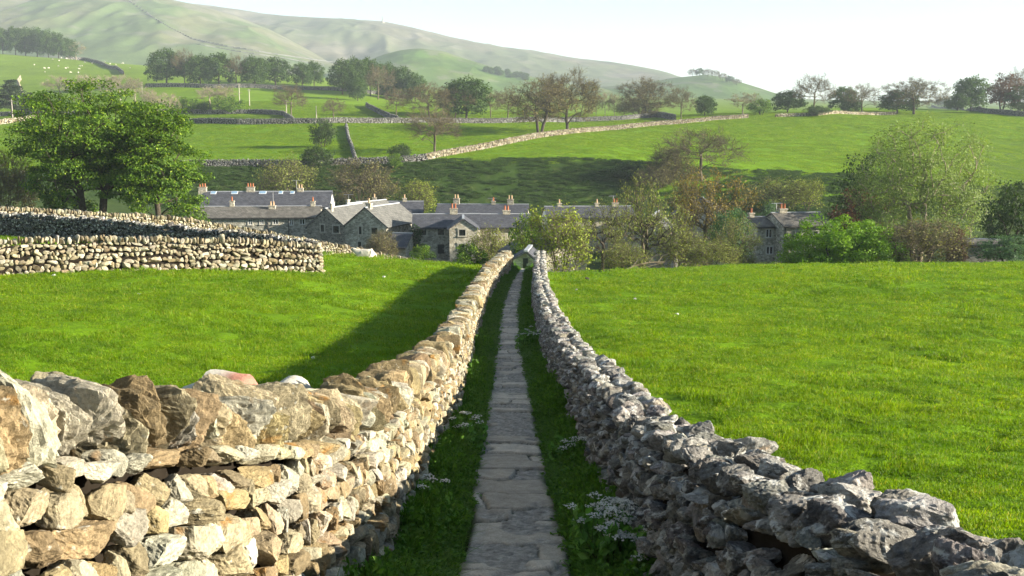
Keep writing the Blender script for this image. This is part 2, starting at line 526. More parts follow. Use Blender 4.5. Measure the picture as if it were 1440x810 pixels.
def templates(n, kind):
    key = (n, kind)
    if key not in _LEV:
        blk, cuts, rg = dict(block=(.62, 9, .06), round=(.26, 12, .085), cope=(.36, 9, .085))[kind]
        _LEV[key] = [stone_template(100 + i * 7 + hash_kind(kind), n, blk, cuts, rg) for i in range(14 if n > 3 else 8)]
    return _LEV[key]
def hash_kind(k): return {'block': 0, 'round': 1000, 'cope': 2000}[k]

class Path:
    """wall centre line over the ground"""
    def __init__(s, XY, zfun, step=.3, bury=.0):
        XY = np.asarray(XY, float)
        L = np.r_[0, np.cumsum(np.linalg.norm(np.diff(XY, axis=0), axis=1))]
        n = max(8, int(L[-1] / step))
        s.S = np.linspace(0, L[-1], n)
        s.X = np.interp(s.S, L, XY[:, 0]); s.Y = np.interp(s.S, L, XY[:, 1])
        k = np.hanning(9); k /= k.sum()
        if n > 20:
            for nm in 'XY':
                a = getattr(s, nm); e0 = 2 * a[0] - a[4:0:-1]; e1 = 2 * a[-1] - a[-2:-6:-1]
                setattr(s, nm, np.convolve(np.r_[e0, a, e1], k, 'valid'))
        s.Z = zfun(s.X, s.Y) - bury
        tx = np.gradient(s.X, s.S); ty = np.gradient(s.Y, s.S); l = np.hypot(tx, ty)
        s.NX, s.NY = ty / l, -tx / l                       # right-hand side of travel
        s.L = L[-1]
    def warp(s, V):
        S = V[:, 0]
        ex = S - np.clip(S, 0, s.L)
        x = np.interp(S, s.S, s.X); y = np.interp(S, s.S, s.Y); z = np.interp(S, s.S, s.Z)
        nx = np.interp(S, s.S, s.NX); ny = np.interp(S, s.S, s.NY)
        return np.c_[x + nx * V[:, 1] - ny * ex, y + ny * V[:, 1] + nx * ex, z + V[:, 2]]

def rot3(ax, ay, az):
    return np.array(Matrix.Rotation(az, 3, 'Z') @ Matrix.Rotation(ay, 3, 'Y') @ Matrix.Rotation(ax, 3, 'X'))

def drystone(name, label, path, H, T0, T1, sw, sh, palette, mat, kind='block', sides=(1, -1), levels=None, cope=None, group=None,
             seed=1, copeparts=0, backlevel=2, course_jit=.5, protrude=.03, ends=True, gap=.95, rj=.10, stagger=0.0):
    """H: callable s->height of the coursed part. path-local coords: s along, q across (right +), h up"""
    g = np.random.default_rng(seed)
    palette = np.asarray(palette, float)
    Hf = H if callable(H) else (lambda s, H=H: np.full(np.shape(s), float(H)))
    H0 = float(np.max(Hf(path.S)))
    def lev(s, front):
        p = np.array([np.interp(s, path.S, path.X), np.interp(s, path.S, path.Y)])
        d = float(np.hypot(*p))
        if levels is not None: n = levels(d)
        else: n = 8 if d < 14 else 5 if d < 30 else 3 if d < 70 else 2
        return n if front else min(n, backlevel)
    def pick():
        c = palette[g.integers(len(palette))] * g.uniform(.78, 1.22) * (1 + g.normal(0, .022, 3))
        return np.clip(c, .01, .9)
    mb = MB()
    def stone(mbx, s, q, h, ds, dq, dh, n, tilt=(0, 0, 0), hs=None, knd=None):
        tp = templates(n, knd or kind); P, Q = tp[g.integers(len(tp))]
        fl = np.array([g.choice((-1, 1)), g.choice((-1, 1)), g.choice((-1, 1))])
        P = P * fl
        if fl.prod() < 0: Q = Q[:, ::-1]
        V = (P * np.array([ds, dq, dh])) @ rot3(*tilt).T
        V = V + np.array([s, q, h])
        mbx.add(path.warp(V), Q, col=pick())
    def halfT(h): return .5 * (T0 + (T1 - T0) * h / H0)
    for side in sides:
        front = side == sides[0]
        h = 0.0; row = 0
        while h < H0 - sh * .3:
            f = h / H0
            rh = sh * (1.35 - .55 * f) * g.uniform(1 - course_jit * .5, 1 + course_jit * .5)
            rh = min(rh, max(H0 - h, sh * .6))
            s = -g.uniform(0, sw)
            ph = g.uniform(0, 100)
            while s < path.L:
                far = 1.0
                w_ = sw * (1.25 - .4 * f) * math.exp(g.normal(0, .36))
                sc = s + w_ / 2
                if 0 <= sc <= path.L:
                    hloc = float(Hf(min(max(sc, 0), path.L)))
                    k = hloc / H0
                    hh = h * k + rh * k / 2 + (.02 + stagger) * math.sin(ph + sc * 1.1) + g.normal(0, .008 + stagger * .6)
                    n = lev(sc, front)
                    dh = rh * k * .5 * (1.24 if kind == 'block' else 1.16) * g.uniform(.86, 1.2)
                    dq = g.uniform(.8, 1.25) * min(.16, max(.07, w_ * .5))
                    q = side * (halfT(h) - dq * .72 + g.uniform(-protrude, protrude))
                    if hh < hloc + .05:
                        stone(mb, sc, q, hh, w_ * .5 * gap * 1.06, dq, dh, n, (g.normal(0, rj), g.normal(0, rj), g.normal(0, rj)))
                s += w_
            h += rh; row += 1
    if ends:
        for s_e, sg in ((0, -1), (path.L, 1)):
            h = 0
            while h < H0:
                rh = sh * 1.2
                for q in np.arange(-T0 / 2 + .1, T0 / 2 - .05, .24):
                    k = float(Hf(s_e)) / H0
                    stone(mb, s_e - sg * .07, q + g.normal(0, .02), h * k + rh / 2, .14, .14, rh * .58, lev(s_e, True), (0, 0, g.normal(0, .1)))
                h += rh
    root = mb.build(name, mat)
    tag(root, label, 'wall', group, 'thing')
    # hearting inside
    S = path.S; n = len(S); hh = Hf(S)
    cs = []
    for (sq, fh) in ((-1, 0), (-1, 1), (1, 1), (1, 0)):
        q = sq * (np.maximum((T0 if fh == 0 else T1) * .5 - .125, .04))
        cs.append(np.c_[S, np.full(n, q), (hh - .06) * fh - (.25 if fh == 0 else 0)])
    V = np.stack(cs, 1)                                         # n,4,3
    V = path.warp(V.reshape(-1, 3))
    i = np.arange(n - 1)[:, None] * 4 + np.arange(4)[None]
    i2 = np.arange(n - 1)[:, None] * 4 + (np.arange(4)[None] + 1) % 4
    Q = np.stack([i, i2, i2 + 4, i + 4], -1).reshape(-1, 4)
    Q = np.r_[Q, [[0, 3, 2, 1], [4 * n - 4, 4 * n - 3, 4 * n - 2, 4 * n - 1]]]
    obj('hearting', mesh('hearting', V, [Q], M('core')), root)
    # cope stones along the top
    if cope:
        thick, hgt, wid, lean, jit = cope['t'], cope['h'], cope['w'], cope.get('lean', .2), cope.get('jit', .25)
        items = []
        s = cope.get('s0', 0.0)
        while s < path.L:
            px_, py_ = np.interp(s, path.S, path.X), np.interp(s, path.S, path.Y)
            d = math.hypot(px_, py_)
            big = cope['near'](d) if 'near' in cope else 1.0
            t = thick * big * math.exp(g.normal(0, jit)); c = hgt * big ** .6 * math.exp(g.normal(0, jit * .6)); w2 = wid * math.exp(g.normal(0, .12))
            sc = s + t / 2
            if sc < path.L:
                items.append((sc, d, t, c, w2))
            s += t * cope.get('pitch', .93)
        order = sorted(range(len(items)), key=lambda i: items[i][1])
        nearset = set(order[:copeparts // len(cope.get('rows', (0,)))])
        rest = MB()
        for i, (sc, d, t, c, w2) in enumerate(items):
            h = float(Hf(sc)) + c * cope.get('sit', .42)
            n = max(2, (levels or (lambda d: 8 if d < 14 else 5 if d < 30 else 3 if d < 70 else 2))(d))
            tl = (g.normal(0, .07), cope.get('dir', 1) * g.normal(lean, .09), g.normal(0, .08))
            for q0 in cope.get('rows', (0.0,)):
                m2 = MB() if i in nearset else rest
                stone(m2, sc + (g.normal(0, t * .2) if q0 else 0), q0 + g.normal(0, .03), h + (g.normal(0, .018) if q0 else 0), t * .56 * (g.uniform(.85, 1.2) if q0 else 1), w2 * .5, c * .56 * (g.uniform(.82, 1.1) if q0 else 1), n, tl, knd=cope.get('kind', 'cope'))
                if i in nearset: m2.build('cope_stone', mat, root)
        if rest.n:
            o = rest.build('coping', mat, root)
            if copeparts: o['kind'] = 'stuff'
    return root

# ------------------------------------------------------------------ the lane
WL_D = [-3, 2, 5, 8, 9.6, 14.8, 20, 25, 36, 44, 50, 55, 57]         # path-side foot of the left wall
WL_X = [-2.0, -1.42, -.97, -.82, -.83, -.75, -.83, -.95, -.95, -.80, -.45, -.06, .08]
WR_D = [-3, 2, 5, 9.6, 17, 25, 36, 45, 54, 57]
WR_X = [1.35, 1.03, .87, .84, .74, .72, .76, .95, 1.22, 1.32]
PC_D = [-20, 5, 7.5, 9.5, 14, 20, 25, 36, 44, 55, 62]              # path centre and half width
PC_X = [.03, .03, .03, .005, -.03, -.05, -.08, -.06, .09, .45, .80]
PC_W = [.42, .42, .41, .405, .40, .40, .40, .40, .40, .33, .33]
HL = lambda d: np.interp(d, [-3, 2.7, 5, 9, 12.5, 17, 25, 35, 45, 55], [1.53, 1.53, 1.44, 1.33, 1.22, 1.18, 1.15, 1.2, 1.25, 1.3])
HR = lambda d: np.interp(d, [-3, 2.7, 6, 11, 17.6, 22, 35, 50, 57], [1.02, 1.04, 1.14, 1.05, .98, 1.05, 1.2, 1.3, 1.3])
lane_z = lambda X, Y: path_z(Y)
ds = np.arange(-2.0, 56.6, .25)
TB = .66
left_path = Path(np.c_[np.interp(ds, WL_D, WL_X) - TB / 2, ds], lane_z)
right_path = Path(np.c_[np.interp(ds, WR_D, WR_X) + TB / 2, ds], lane_z)
yl = lambda s: np.interp(s, left_path.S, left_path.Y)
yr = lambda s: np.interp(s, right_path.S, right_path.Y)
WARM = [(.36, .31, .20), (.42, .375, .26), (.31, .255, .155), (.46, .42, .32), (.33, .255, .135), (.24, .18, .10), (.37, .345, .26)]
GREY = [(.29, .27, .235), (.34, .32, .28), (.23, .215, .19), (.41, .39, .345), (.31, .285, .245), (.25, .235, .205), (.35, .31, .24)]
lv = lambda d: 18 if d < 5.5 else 12 if d < 9 else 8 if d < 13 else 5 if d < 26 else 3
drystone('drystone_wall', 'tall warm tan dry stone wall with big cope stones left of the lane', left_path,
         lambda s: HL(yl(s)) - .29, TB, .50, .155, .115, WARM, M('stone_warm'), 'block', (1, -1), lv,
         dict(t=.118, h=.30, w=.52, lean=.16, jit=.20, near=lambda d: 1.0, kind='cope', dir=-1), None, 11, 100, 3, protrude=.018, gap=1.03, rj=.08)
drystone('drystone_wall', 'low grey dry stone wall with tumbled lichened top along the right of the lane', right_path,
         lambda s: HR(yr(s)) - .18, .70, .48, .145, .115, GREY, M('stone_grey'), 'round', (-1, 1), lv,
         dict(t=.165, h=.165, w=.25, rows=(-.12, .13), lean=.05, jit=.24, near=lambda d: 1.0, kind='round', sit=.40, pitch=.95), None, 12, 100, 3, stagger=.025, protrude=.04, rj=.28, gap=.98)
# ------------------------------------------------------------------ ground sheet
def lay_ground():
    ug = np.r_[np.linspace(-1.5, -.75, 16)[:-1], np.linspace(-.75, .75, 321), np.linspace(.75, 1.5, 16)[1:]]
    dg = np.exp(np.linspace(math.log(.5), math.log(6000), 740))
    U, D = np.meshgrid(ug, dg, indexing='ij')
    X = U * D; Y = D
    Z = terrain(X, Y)
    nu, nd = U.shape
    V = np.stack([X, Y, Z], -1).reshape(-1, 3)
    a = (np.arange(nu - 1)[:, None] * nd + np.arange(nd - 1)[None]).ravel()
    Q = np.stack([a, a + nd, a + nd + 1, a + 1], -1)
    # colour of what grows there
    row = 405 - F * ((Z / Y) * CT + ST) / (CT - (Z / Y) * ST)            # the slope seen from the lane tells which plot it is
    px = 720 + F * U * (CT - ST * 0)
    base = np.array([.125, .24, .006])
    C = np.broadcast_to(base, X.shape + (3,)).copy()
    def blend(mask, c):
        nonlocal C
        C = C * (1 - mask[..., None]) + np.asarray(c) * mask[..., None]
    nz = fbm2(X / 25, Y / 25, 5, 3)
    # village floor
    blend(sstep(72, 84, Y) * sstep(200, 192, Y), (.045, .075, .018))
    # rough bank above the village: tussocky, unmown, its shade painted into the green
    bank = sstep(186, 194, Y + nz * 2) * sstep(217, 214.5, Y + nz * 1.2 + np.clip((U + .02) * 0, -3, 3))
    bank = bank * (1 - .8 * sstep(.10, .18, U))  # painted shade thins out towards the right
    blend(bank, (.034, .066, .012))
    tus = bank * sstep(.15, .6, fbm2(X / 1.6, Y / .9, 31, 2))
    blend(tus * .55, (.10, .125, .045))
    # rough pasture on the right-hand slope
    rp = sstep(.40, .47, U) * sstep(190, 200, Y) * sstep(330, 290, Y)
    blend(rp * .7, (.075, .115, .022))
    # the left mid slope, greener and deeper
    lm = sstep(-.06, -.14, U) * sstep(214, 218, Y) * sstep(300, 270, Y)
    blend(lm * .5, (.095, .18, .008))
    # far pastures, greyer
    f = sstep(300, 620, Y)
    plots = vnoise2(np.floor(X / 120) * 7.3, np.floor(Y / 160) * 3.1, 4)
    blend(f * .9, (.13, .205, .016))
    C *= (1 + .18 * (f * plots)[..., None])
    f = sstep(800, 1500, Y)
    blend(f * .8, (.09, .13, .04))
    # trodden soil along the lane verge under the plants
    lane = sstep(1.1, .9, np.abs(X)) * sstep(60, 55, Y)
    blend(lane, (.030, .045, .012))
    C = C.reshape(-1, 3)
    # a flat apron behind the camera
    k = len(V)
    ys = np.array([-400, -60, -10, .45]); xs = np.array([-900, -60, -1.6, 1.6, 60, 900])
    XX, YY = np.meshgrid(xs, ys, indexing='ij')
    ZZ = path_z(YY) - .03
    V2 = np.stack([XX, YY, ZZ], -1).reshape(-1, 3)
    b = (np.arange(5)[:, None] * 4 + np.arange(3)[None]).ravel()
    Q2 = np.stack([b, b + 4, b + 5, b + 1], -1) + k
    V = np.r_[V, V2]; C = np.r_[C, np.broadcast_to(base, (len(V2), 3))]
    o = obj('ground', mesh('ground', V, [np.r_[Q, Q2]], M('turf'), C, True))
    tag(o, 'green sloping pasture running from the lane down to the village and up the far side', None, None, 'structure')
lay_ground()

# ------------------------------------------------------------------ hills
def hill(name, label, prof, D, front, back, colA, colB, seed, rough=.04, row0=135):
    a = np.array(prof, float)
    px = np.linspace(a[0, 0], a[-1, 0], 520)
    k = np.hanning(17)[1:-1]; k /= k.sum()
    rw = np.interp(px, a[:, 0], a[:, 1]); rw = np.convolve(np.pad(rw, 7, 'edge'), k, 'valid')
    u = (px - 720) / F
    ztop = zrow(rw, D)
    t = np.r_[np.linspace(-1, 0, 170), np.linspace(0, 1, 14)[1:]]
    U, T = np.meshgrid(u, t, indexing='ij')
    Y = D + np.where(T < 0, T * front, T * back)
    zb = far_z(U * Y, Y) - 12
    prof_t = np.where(T < 0, (1 + T) ** .85, 1 - T ** 1.5)
    prof_t = np.where(T < 0, .45 * sstep(-1, 0, T) + .55 * prof_t, prof_t)
    Z = zb + (ztop[:, None] - zb) * prof_t
    X = U * D * (1 + (Y / D - 1) * .55)
    amp = rough * (ztop[:, None] - zb).clip(0) 
    sc = D * .06
    n1 = 1 - 2 * np.abs(fbm2(X / sc, (Y + X * .4) / (sc * 2.2), seed, 4))
    Z = Z + amp * n1 * (4 * prof_t * (1 - prof_t)).clip(0, 1) 
    V = np.stack([X, Y, Z], -1).reshape(-1, 3)
    nt_ = len(t)
    b = (np.arange(len(px) - 1)[:, None] * nt_ + np.arange(nt_ - 1)[None]).ravel()
    Q = np.stack([b, b + nt_, b + nt_ + 1, b + 1], -1)
    m = sstep(-.2, .35, fbm2(X / (sc * .8), Y / (sc * 1.4), seed + 9, 4) + (prof_t - .55) * .9)
    C = np.asarray(colA) * (1 - m[..., None]) + np.asarray(colB) * m[..., None]
    scar = sstep(.10, .28, fbm2(X / (sc * .25), (Y + Z * 3) / (sc * .5), seed + 21, 4) - .25 + .35 * m) 
    C = C * (1 - scar[..., None] * .4) + np.array([.17, .165, .15]) * scar[..., None] * .4
    brk = sstep(.12, .3, fbm2(X / (sc * .5), (Y - X) / (sc * .9), seed + 33, 4))
    C = C * (1 - .2 * brk[..., None])
    o = obj(name, mesh(name, V, [Q], M('turf'), C.reshape(-1, 3), True))
    tag(o, label, None, None, 'structure')
    return o
hill('hill', 'long pale fell on the skyline sloping down to the right', [(-250, 10), (100, -6), (200, -4), (270, 3), (330, 12), (400, 23), (470, 28), (530, 29), (545, 30), (580, 38), (640, 55), (700, 66), (760, 75), (820, 84), (870, 93), (910, 101), (935, 109), (990, 128), (1060, 150), (1150, 165)],
     2700, 1000, 800, (.085, .105, .055), (.115, .11, .08), 41, .09)
hill('hill', 'green fell with a wall running down its flank at upper left', [(-500, 60), (-200, 25), (0, 10), (60, -3), (150, -8), (230, -5), (290, 8), (340, 22), (390, 42), (430, 64), (478, 92), (540, 112)],
     2100, 850, 800, (.075, .115, .04), (.105, .115, .06), 43, .08)
hill('hill', 'rounded green knoll standing before the long fell', [(440, 118), (500, 97), (525, 85), (548, 76), (570, 70), (592, 68), (625, 72), (660, 84), (700, 97), (745, 108), (800, 118), (880, 130)],
     1500, 350, 400, (.07, .135, .03), (.09, .135, .035), 47, .05)
hill('hill', 'low green hill with a clump of trees on its crest right of the fell', [(780, 132), (840, 124), (900, 117), (940, 110), (985, 105), (1010, 109), (1040, 120), (1070, 133), (1120, 148), (1200, 160)],
     1600, 450, 400, (.075, .135, .035), (.09, .13, .045), 53, .05)

# ------------------------------------------------------------------ the flagged path
def lay_path():
    s = np.r_[np.arange(4.0, 16, .022), np.arange(16, 30, .05), np.arange(30, 62, .12)]
    nq = 42
    q = np.linspace(-1, 1, nq)
    S, Qg = np.meshgrid(s, q, indexing='ij')
    hw = np.interp(S, PC_D, PC_W) + .04 * vnoise2(S * 1.3, Qg * 0 + np.sign(Qg) * 3, 8)
    X = np.interp(S, PC_D, PC_X) + Qg * hw
    g = np.random.default_rng(5)
    # crosswise courses of flags, each of one to three stones, edges wandering
    edges = [3.6]
    while edges[-1] < 63: edges.append(edges[-1] + g.uniform(.22, .62))
    edges = np.array(edges)
    Sw = S + .13 * fbm2(X * 2.6, S * 1.6, 61, 3) + .03 * vnoise2(X * 9, S * 7, 64)
    ci = np.clip(np.searchsorted(edges, Sw) - 1, 0, len(edges) - 2)
    de = np.minimum(Sw - edges[ci], edges[ci + 1] - Sw)
    spl = g.uniform(-.8, .8, len(edges)); spl[g.random(len(edges)) < .35] = 9
    spl2 = np.where(g.random(len(edges)) < .25, spl + .7, 9)
    Qw = Qg + .10 * vnoise2(S * 5, X * 2, 67)
    dx = np.minimum(np.abs(Qw - spl[ci]), np.abs(Qw - spl2[ci])) * .42
    side = (Qw > spl[ci]).astype(int) + (Qw > spl2[ci]).astype(int)
    sid = ci * 3 + side
    dist = np.minimum(de, dx)
    r = g.random(len(edges) * 3 + 3)
    gravelly = (r[sid] < .30).astype(float)
    gn = sstep(.06, .26, fbm2(X * 2.0, S * 1.3, 71, 3) + .12 * vnoise2(X * 9, S * 9, 72))
    grav = np.clip(np.maximum(gravelly, gn), 0, 1)
    tone = g.uniform(.75, 1.25, len(edges) * 3 + 3)[sid]
    hgt = g.uniform(.0, .03, len(edges) * 3 + 3)[sid]
    edge_in = sstep(.004, .028, dist)
    Z = path_z(S) + .02 + (.014 + hgt * 1.3) * edge_in * (1 - grav) + .004 * fbm2(X * 14, S * 14, 77, 2) * (1 - grav)
    Z = Z + grav * (.012 + .009 * vnoise2(X * 42, S * 42, 79) + .010 * fbm2(X * 6, S * 6, 83, 2))
    Z = Z - .05 * sstep(.93, 1.0, np.abs(Qg))
    slab = np.array([.44, .39, .31])[None, None] * tone[..., None] * (1 + .18 * fbm2(X * 4, S * 5, 85, 3))[..., None]
    gcol = np.array([.29, .27, .23])[None, None] * (1 + .45 * vnoise2(X * 36, S * 36, 89))[..., None]
    joint = np.array([.045, .045, .03])
    C = slab * (1 - grav[..., None]) + gcol * grav[..., None]
    jm = ((1 - sstep(.0, .022, dist)) * (1 - grav * .8))[..., None]
    C = C * (1 - jm) + joint * jm
    moss = (sstep(.78, 1.0, np.abs(Qg) + .25 * fbm2(X * 5, S * 3, 91, 2)))[..., None] * .7
    C = C * (1 - moss) + np.array([.05, .065, .02]) * moss
    V = np.stack([X, S, Z], -1).reshape(-1, 3)
    a = (np.arange(len(s) - 1)[:, None] * nq + np.arange(nq - 1)[None]).ravel()
    Qf = np.stack([a, a + 1, a + nq + 1, a + nq], -1)
    n = NT('flagstone'); P = n.pos()
    c = n.mix(1, n.attr(), n.ramp(n.noise(P, 9, 5, .7), [(.3, .78), (.7, 1.2)]), 'MULTIPLY')
    c = n.mix(1, c, n.ramp(n.noise(P, 70, 3, .7), [(.3, .75), (.7, 1.25)]), 'MULTIPLY')
    m = n.done(n.bsdf(c, .85, n.bump(n.noise(P, 60, 4, .7), .5, .012), .25))
    o = obj('path', mesh('path', V, [Qf], m, np.clip(C, .005, 1).reshape(-1, 3), True))
    tag(o, 'narrow worn flagstone path with gravel patches running down between the two walls', None, None, 'structure')
lay_path()
# ------------------------------------------------------------------ field walls
from mathutils.bvhtree import BVHTree
_hv, _hf = [], []
for o in list(COL.objects):
    if o.name.split('.')[0] == 'hill':
        me = o.data; b = len(_hv)
        _hv += [v.co.copy() for v in me.vertices]
        _hf += [[b + i for i in p.vertices] for p in me.polygons]
_hb = BVHTree.FromPolygons(_hv, _hf)
def hill_hit(px, py):
    r = Vector(at(px, py, 1.0)).normalized()
    loc, n, i, d = _hb.ray_cast(Vector((0, 0, 0)), r, 9000)
    return np.array(loc) if loc is not None else at(px, py, 1500)

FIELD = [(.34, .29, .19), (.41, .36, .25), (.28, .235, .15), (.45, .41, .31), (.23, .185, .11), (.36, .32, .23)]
FGREY_SHADED = [(.085, .082, .072), (.115, .11, .097), (.065, .062, .055), (.14, .135, .12)]  # grey stone, darkened further to carry the shade on these wall faces
tz = lambda X, Y: terrain(X, Y)
def pts_d(lst):
    return [ground(px, d)[:2] for px, d in lst]
def pts_hit(lst, dmin=150):
    return [hit(px, py, dmin)[:2] for px, py in lst]
EW = 'walls around the left field'
up = dict(t=.16, h=.30, w=.5, lean=.05, jit=.3, pitch=1.0)
drystone('drystone_wall', 'cream dry stone wall with a squared end by the left field', Path(pts_d([(-95, 40.5), (0, 42.5), (240, 46.2), (449, 50.0)]), tz, bury=.05),
         1.36, .75, .5, .23, .135, FIELD, M('stone_far'), 'block', (1, -1), lambda d: 4 if d < 80 else 3, up, EW, 21, protrude=.06, stagger=.035, rj=.2)
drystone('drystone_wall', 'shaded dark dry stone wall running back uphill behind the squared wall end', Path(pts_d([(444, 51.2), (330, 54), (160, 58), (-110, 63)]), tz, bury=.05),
         1.25, .7, .5, .3, .18, FGREY_SHADED, M('stone_grey'), 'block', (-1, 1), lambda d: 3, up, EW, 22)
drystone('drystone_wall', 'long pale dry stone wall behind the left field below the big trees', Path(pts_d([(-110, 62.5), (0, 65), (160, 70), (300, 75), (420, 79), (470, 81), (560, 85), (668, 88)]), tz, bury=.05),
         lambda s: np.interp(s, [0, 29, 36, 60], [1.42, 1.42, 1.0, .8]), .75, .5, .26, .15, FIELD, M('stone_far'), 'block', (1, -1), lambda d: 3, up, EW, 23, protrude=.06)

def farwall(label, pts, H=1.3, pal=FIELD, mat='stone_far', dmin=150, seed=1, big=.55, group='walls across the far pastures'):
    return drystone('drystone_wall', label, Path(pts_hit(pts, dmin), tz, step=1.2, bury=.05), H, .8, .5, big, big * .62, pal, M(mat), 'block', (1, -1),
                    lambda d: 2, dict(t=.34, h=.34, w=.5, lean=.05, jit=.3, pitch=1.1), group, seed, ends=False, protrude=.09)
farwall('sunlit tan dry stone wall climbing the bright pasture under the brown pair', [(598, 226), (640, 217), (700, 206), (770, 192), (850, 184), (930, 176), (1000, 170), (1052, 166)], 1.25, np.array(FIELD) * .68, seed=31)
farwall('dark dry stone wall along the bank top above the terrace roofs', [(250, 236), (330, 234), (420, 235), (500, 232), (560, 230), (600, 226)], 1.3, FGREY_SHADED, 'stone_grey', seed=32)
farwall('long grey dry stone wall under the tree line across the far pasture', [(225, 176), (330, 175), (450, 174), (600, 173), (720, 173), (800, 172), (880, 169), (925, 165)], 1.5, FGREY_SHADED, 'stone_grey', 230, seed=33, big=.7)
farwall('short grey dry stone wall at the foot of the broad brown tree on the skyline', [(903, 163), (915, 163), (935, 167), (950, 170)], 2.0, FGREY_SHADED, 'stone_grey', 250, seed=34, big=.7)
farwall('pale dry stone wall at the left edge below the two conifers', [(-60, 182), (0, 175), (30, 171), (50, 168)], 1.5, FIELD, seed=35, dmin=230, big=.7)
farwall('dark dry stone wall running under the conifers at the left edge', [(-60, 165), (20, 163), (70, 163), (140, 160)], 1.5, FGREY_SHADED, 'stone_grey', 300, seed=36, big=.8)
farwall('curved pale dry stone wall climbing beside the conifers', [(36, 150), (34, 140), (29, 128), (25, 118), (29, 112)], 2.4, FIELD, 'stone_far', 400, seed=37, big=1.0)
farwall('dark dry stone wall slanting down from the hilltop wood', [(92, 80), (118, 84), (145, 92), (165, 98), (174, 105)], 2.2, FGREY_SHADED, 'stone_grey', 500, seed=38, big=1.1)
farwall('dark dry stone wall at the foot of the row of round green trees', [(205, 123), (290, 124), (380, 125), (450, 127), (530, 133), (580, 140)], 1.8, FGREY_SHADED, 'stone_grey', 350, seed=39, big=.9)
farwall('broken grey dry stone wall near the thicket on the left pasture', [(225, 160), (300, 161), (360, 160), (400, 163), (412, 172)], 1.5, FGREY_SHADED, 'stone_grey', 280, seed=40, big=.7)
farwall('short dark dry stone wall stepping down the pasture left of the big green tree', [(515, 150), (528, 158), (545, 166), (560, 172)], 1.7, FGREY_SHADED, 'stone_grey', 300, seed=41, big=.7)
farwall('dry stone wall along the right skyline below the reddish tree', [(1310, 150), (1345, 154), (1385, 160), (1440, 165), (1500, 166)], 2.0, FGREY_SHADED, 'stone_grey', 330, seed=42, big=.8)
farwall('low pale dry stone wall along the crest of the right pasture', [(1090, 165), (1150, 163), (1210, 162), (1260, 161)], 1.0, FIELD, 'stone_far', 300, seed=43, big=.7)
farwall('thin mossy dry stone wall dropping down the left pasture beside the dark bushes', [(487, 178), (490, 195), (496, 212), (500, 226)], .8, FGREY_SHADED, 'stone_grey', 200, seed=44, big=.5)

def hillwall(label, pts, H):
    P = []
    for (a, b), (c, d) in zip(pts[:-1], pts[1:]):
        for t in np.linspace(0, 1, 9)[:-1]: P.append(hill_hit(a + (c - a) * t, b + (d - b) * t))
    P.append(hill_hit(*pts[-1])); P = np.array(P)
    g = np.random.default_rng(len(label)); mb = MB()
    for a, b in zip(P[:-1], P[1:]):
        n = max(1, int(np.linalg.norm(b - a) / 7))
        for i in range(n):
            c = a + (b - a) * (i + .5) / n; l = np.linalg.norm((b - a)[:2]) / n
            mb.box(c + [0, 0, H * .4], (max(l, 2) * 1.12, 1.2, H * g.uniform(.85, 1.25)), math.atan2(b[1] - a[1], b[0] - a[0]), np.array((.11, .11, .10)) * g.uniform(.8, 1.2))
    tag(mb.build('drystone_wall', M('vcol')), label, 'wall', 'walls on the fells', 'thing')
hillwall('dark wall running down the whole flank of the green fell at upper left', [(182, 2), (215, 25), (240, 40), (270, 55), (320, 66), (390, 77), (470, 88)], 1.5)
hillwall('faint wall crossing the lower slope of the green fell', [(275, 62), (330, 72), (400, 82), (455, 92)], 1.1)

# ------------------------------------------------------------------ trees
def leaves(C, ls, out, cols, g, upb=.5, asp=.62):
    n = len(C)
    nrm = out * .6 + np.array([0, 0, upb]) + g.normal(size=(n, 3)) * .6
    nrm /= np.linalg.norm(nrm, axis=1, keepdims=True) + 1e-9
    a = np.cross(nrm, g.normal(size=(n, 3))); a /= np.linalg.norm(a, axis=1, keepdims=True) + 1e-9
    b = np.cross(nrm, a)
    s = ls * g.uniform(.6, 1.35, n)[:, None]
    V = np.stack([C + a * s, C + b * s * asp + nrm * s * .15, C - a * s, C - b * s * asp + nrm * s * .15], 1)
    return V.reshape(-1, 3), np.arange(n * 4).reshape(-1, 4), np.repeat(cols, 4, 0)

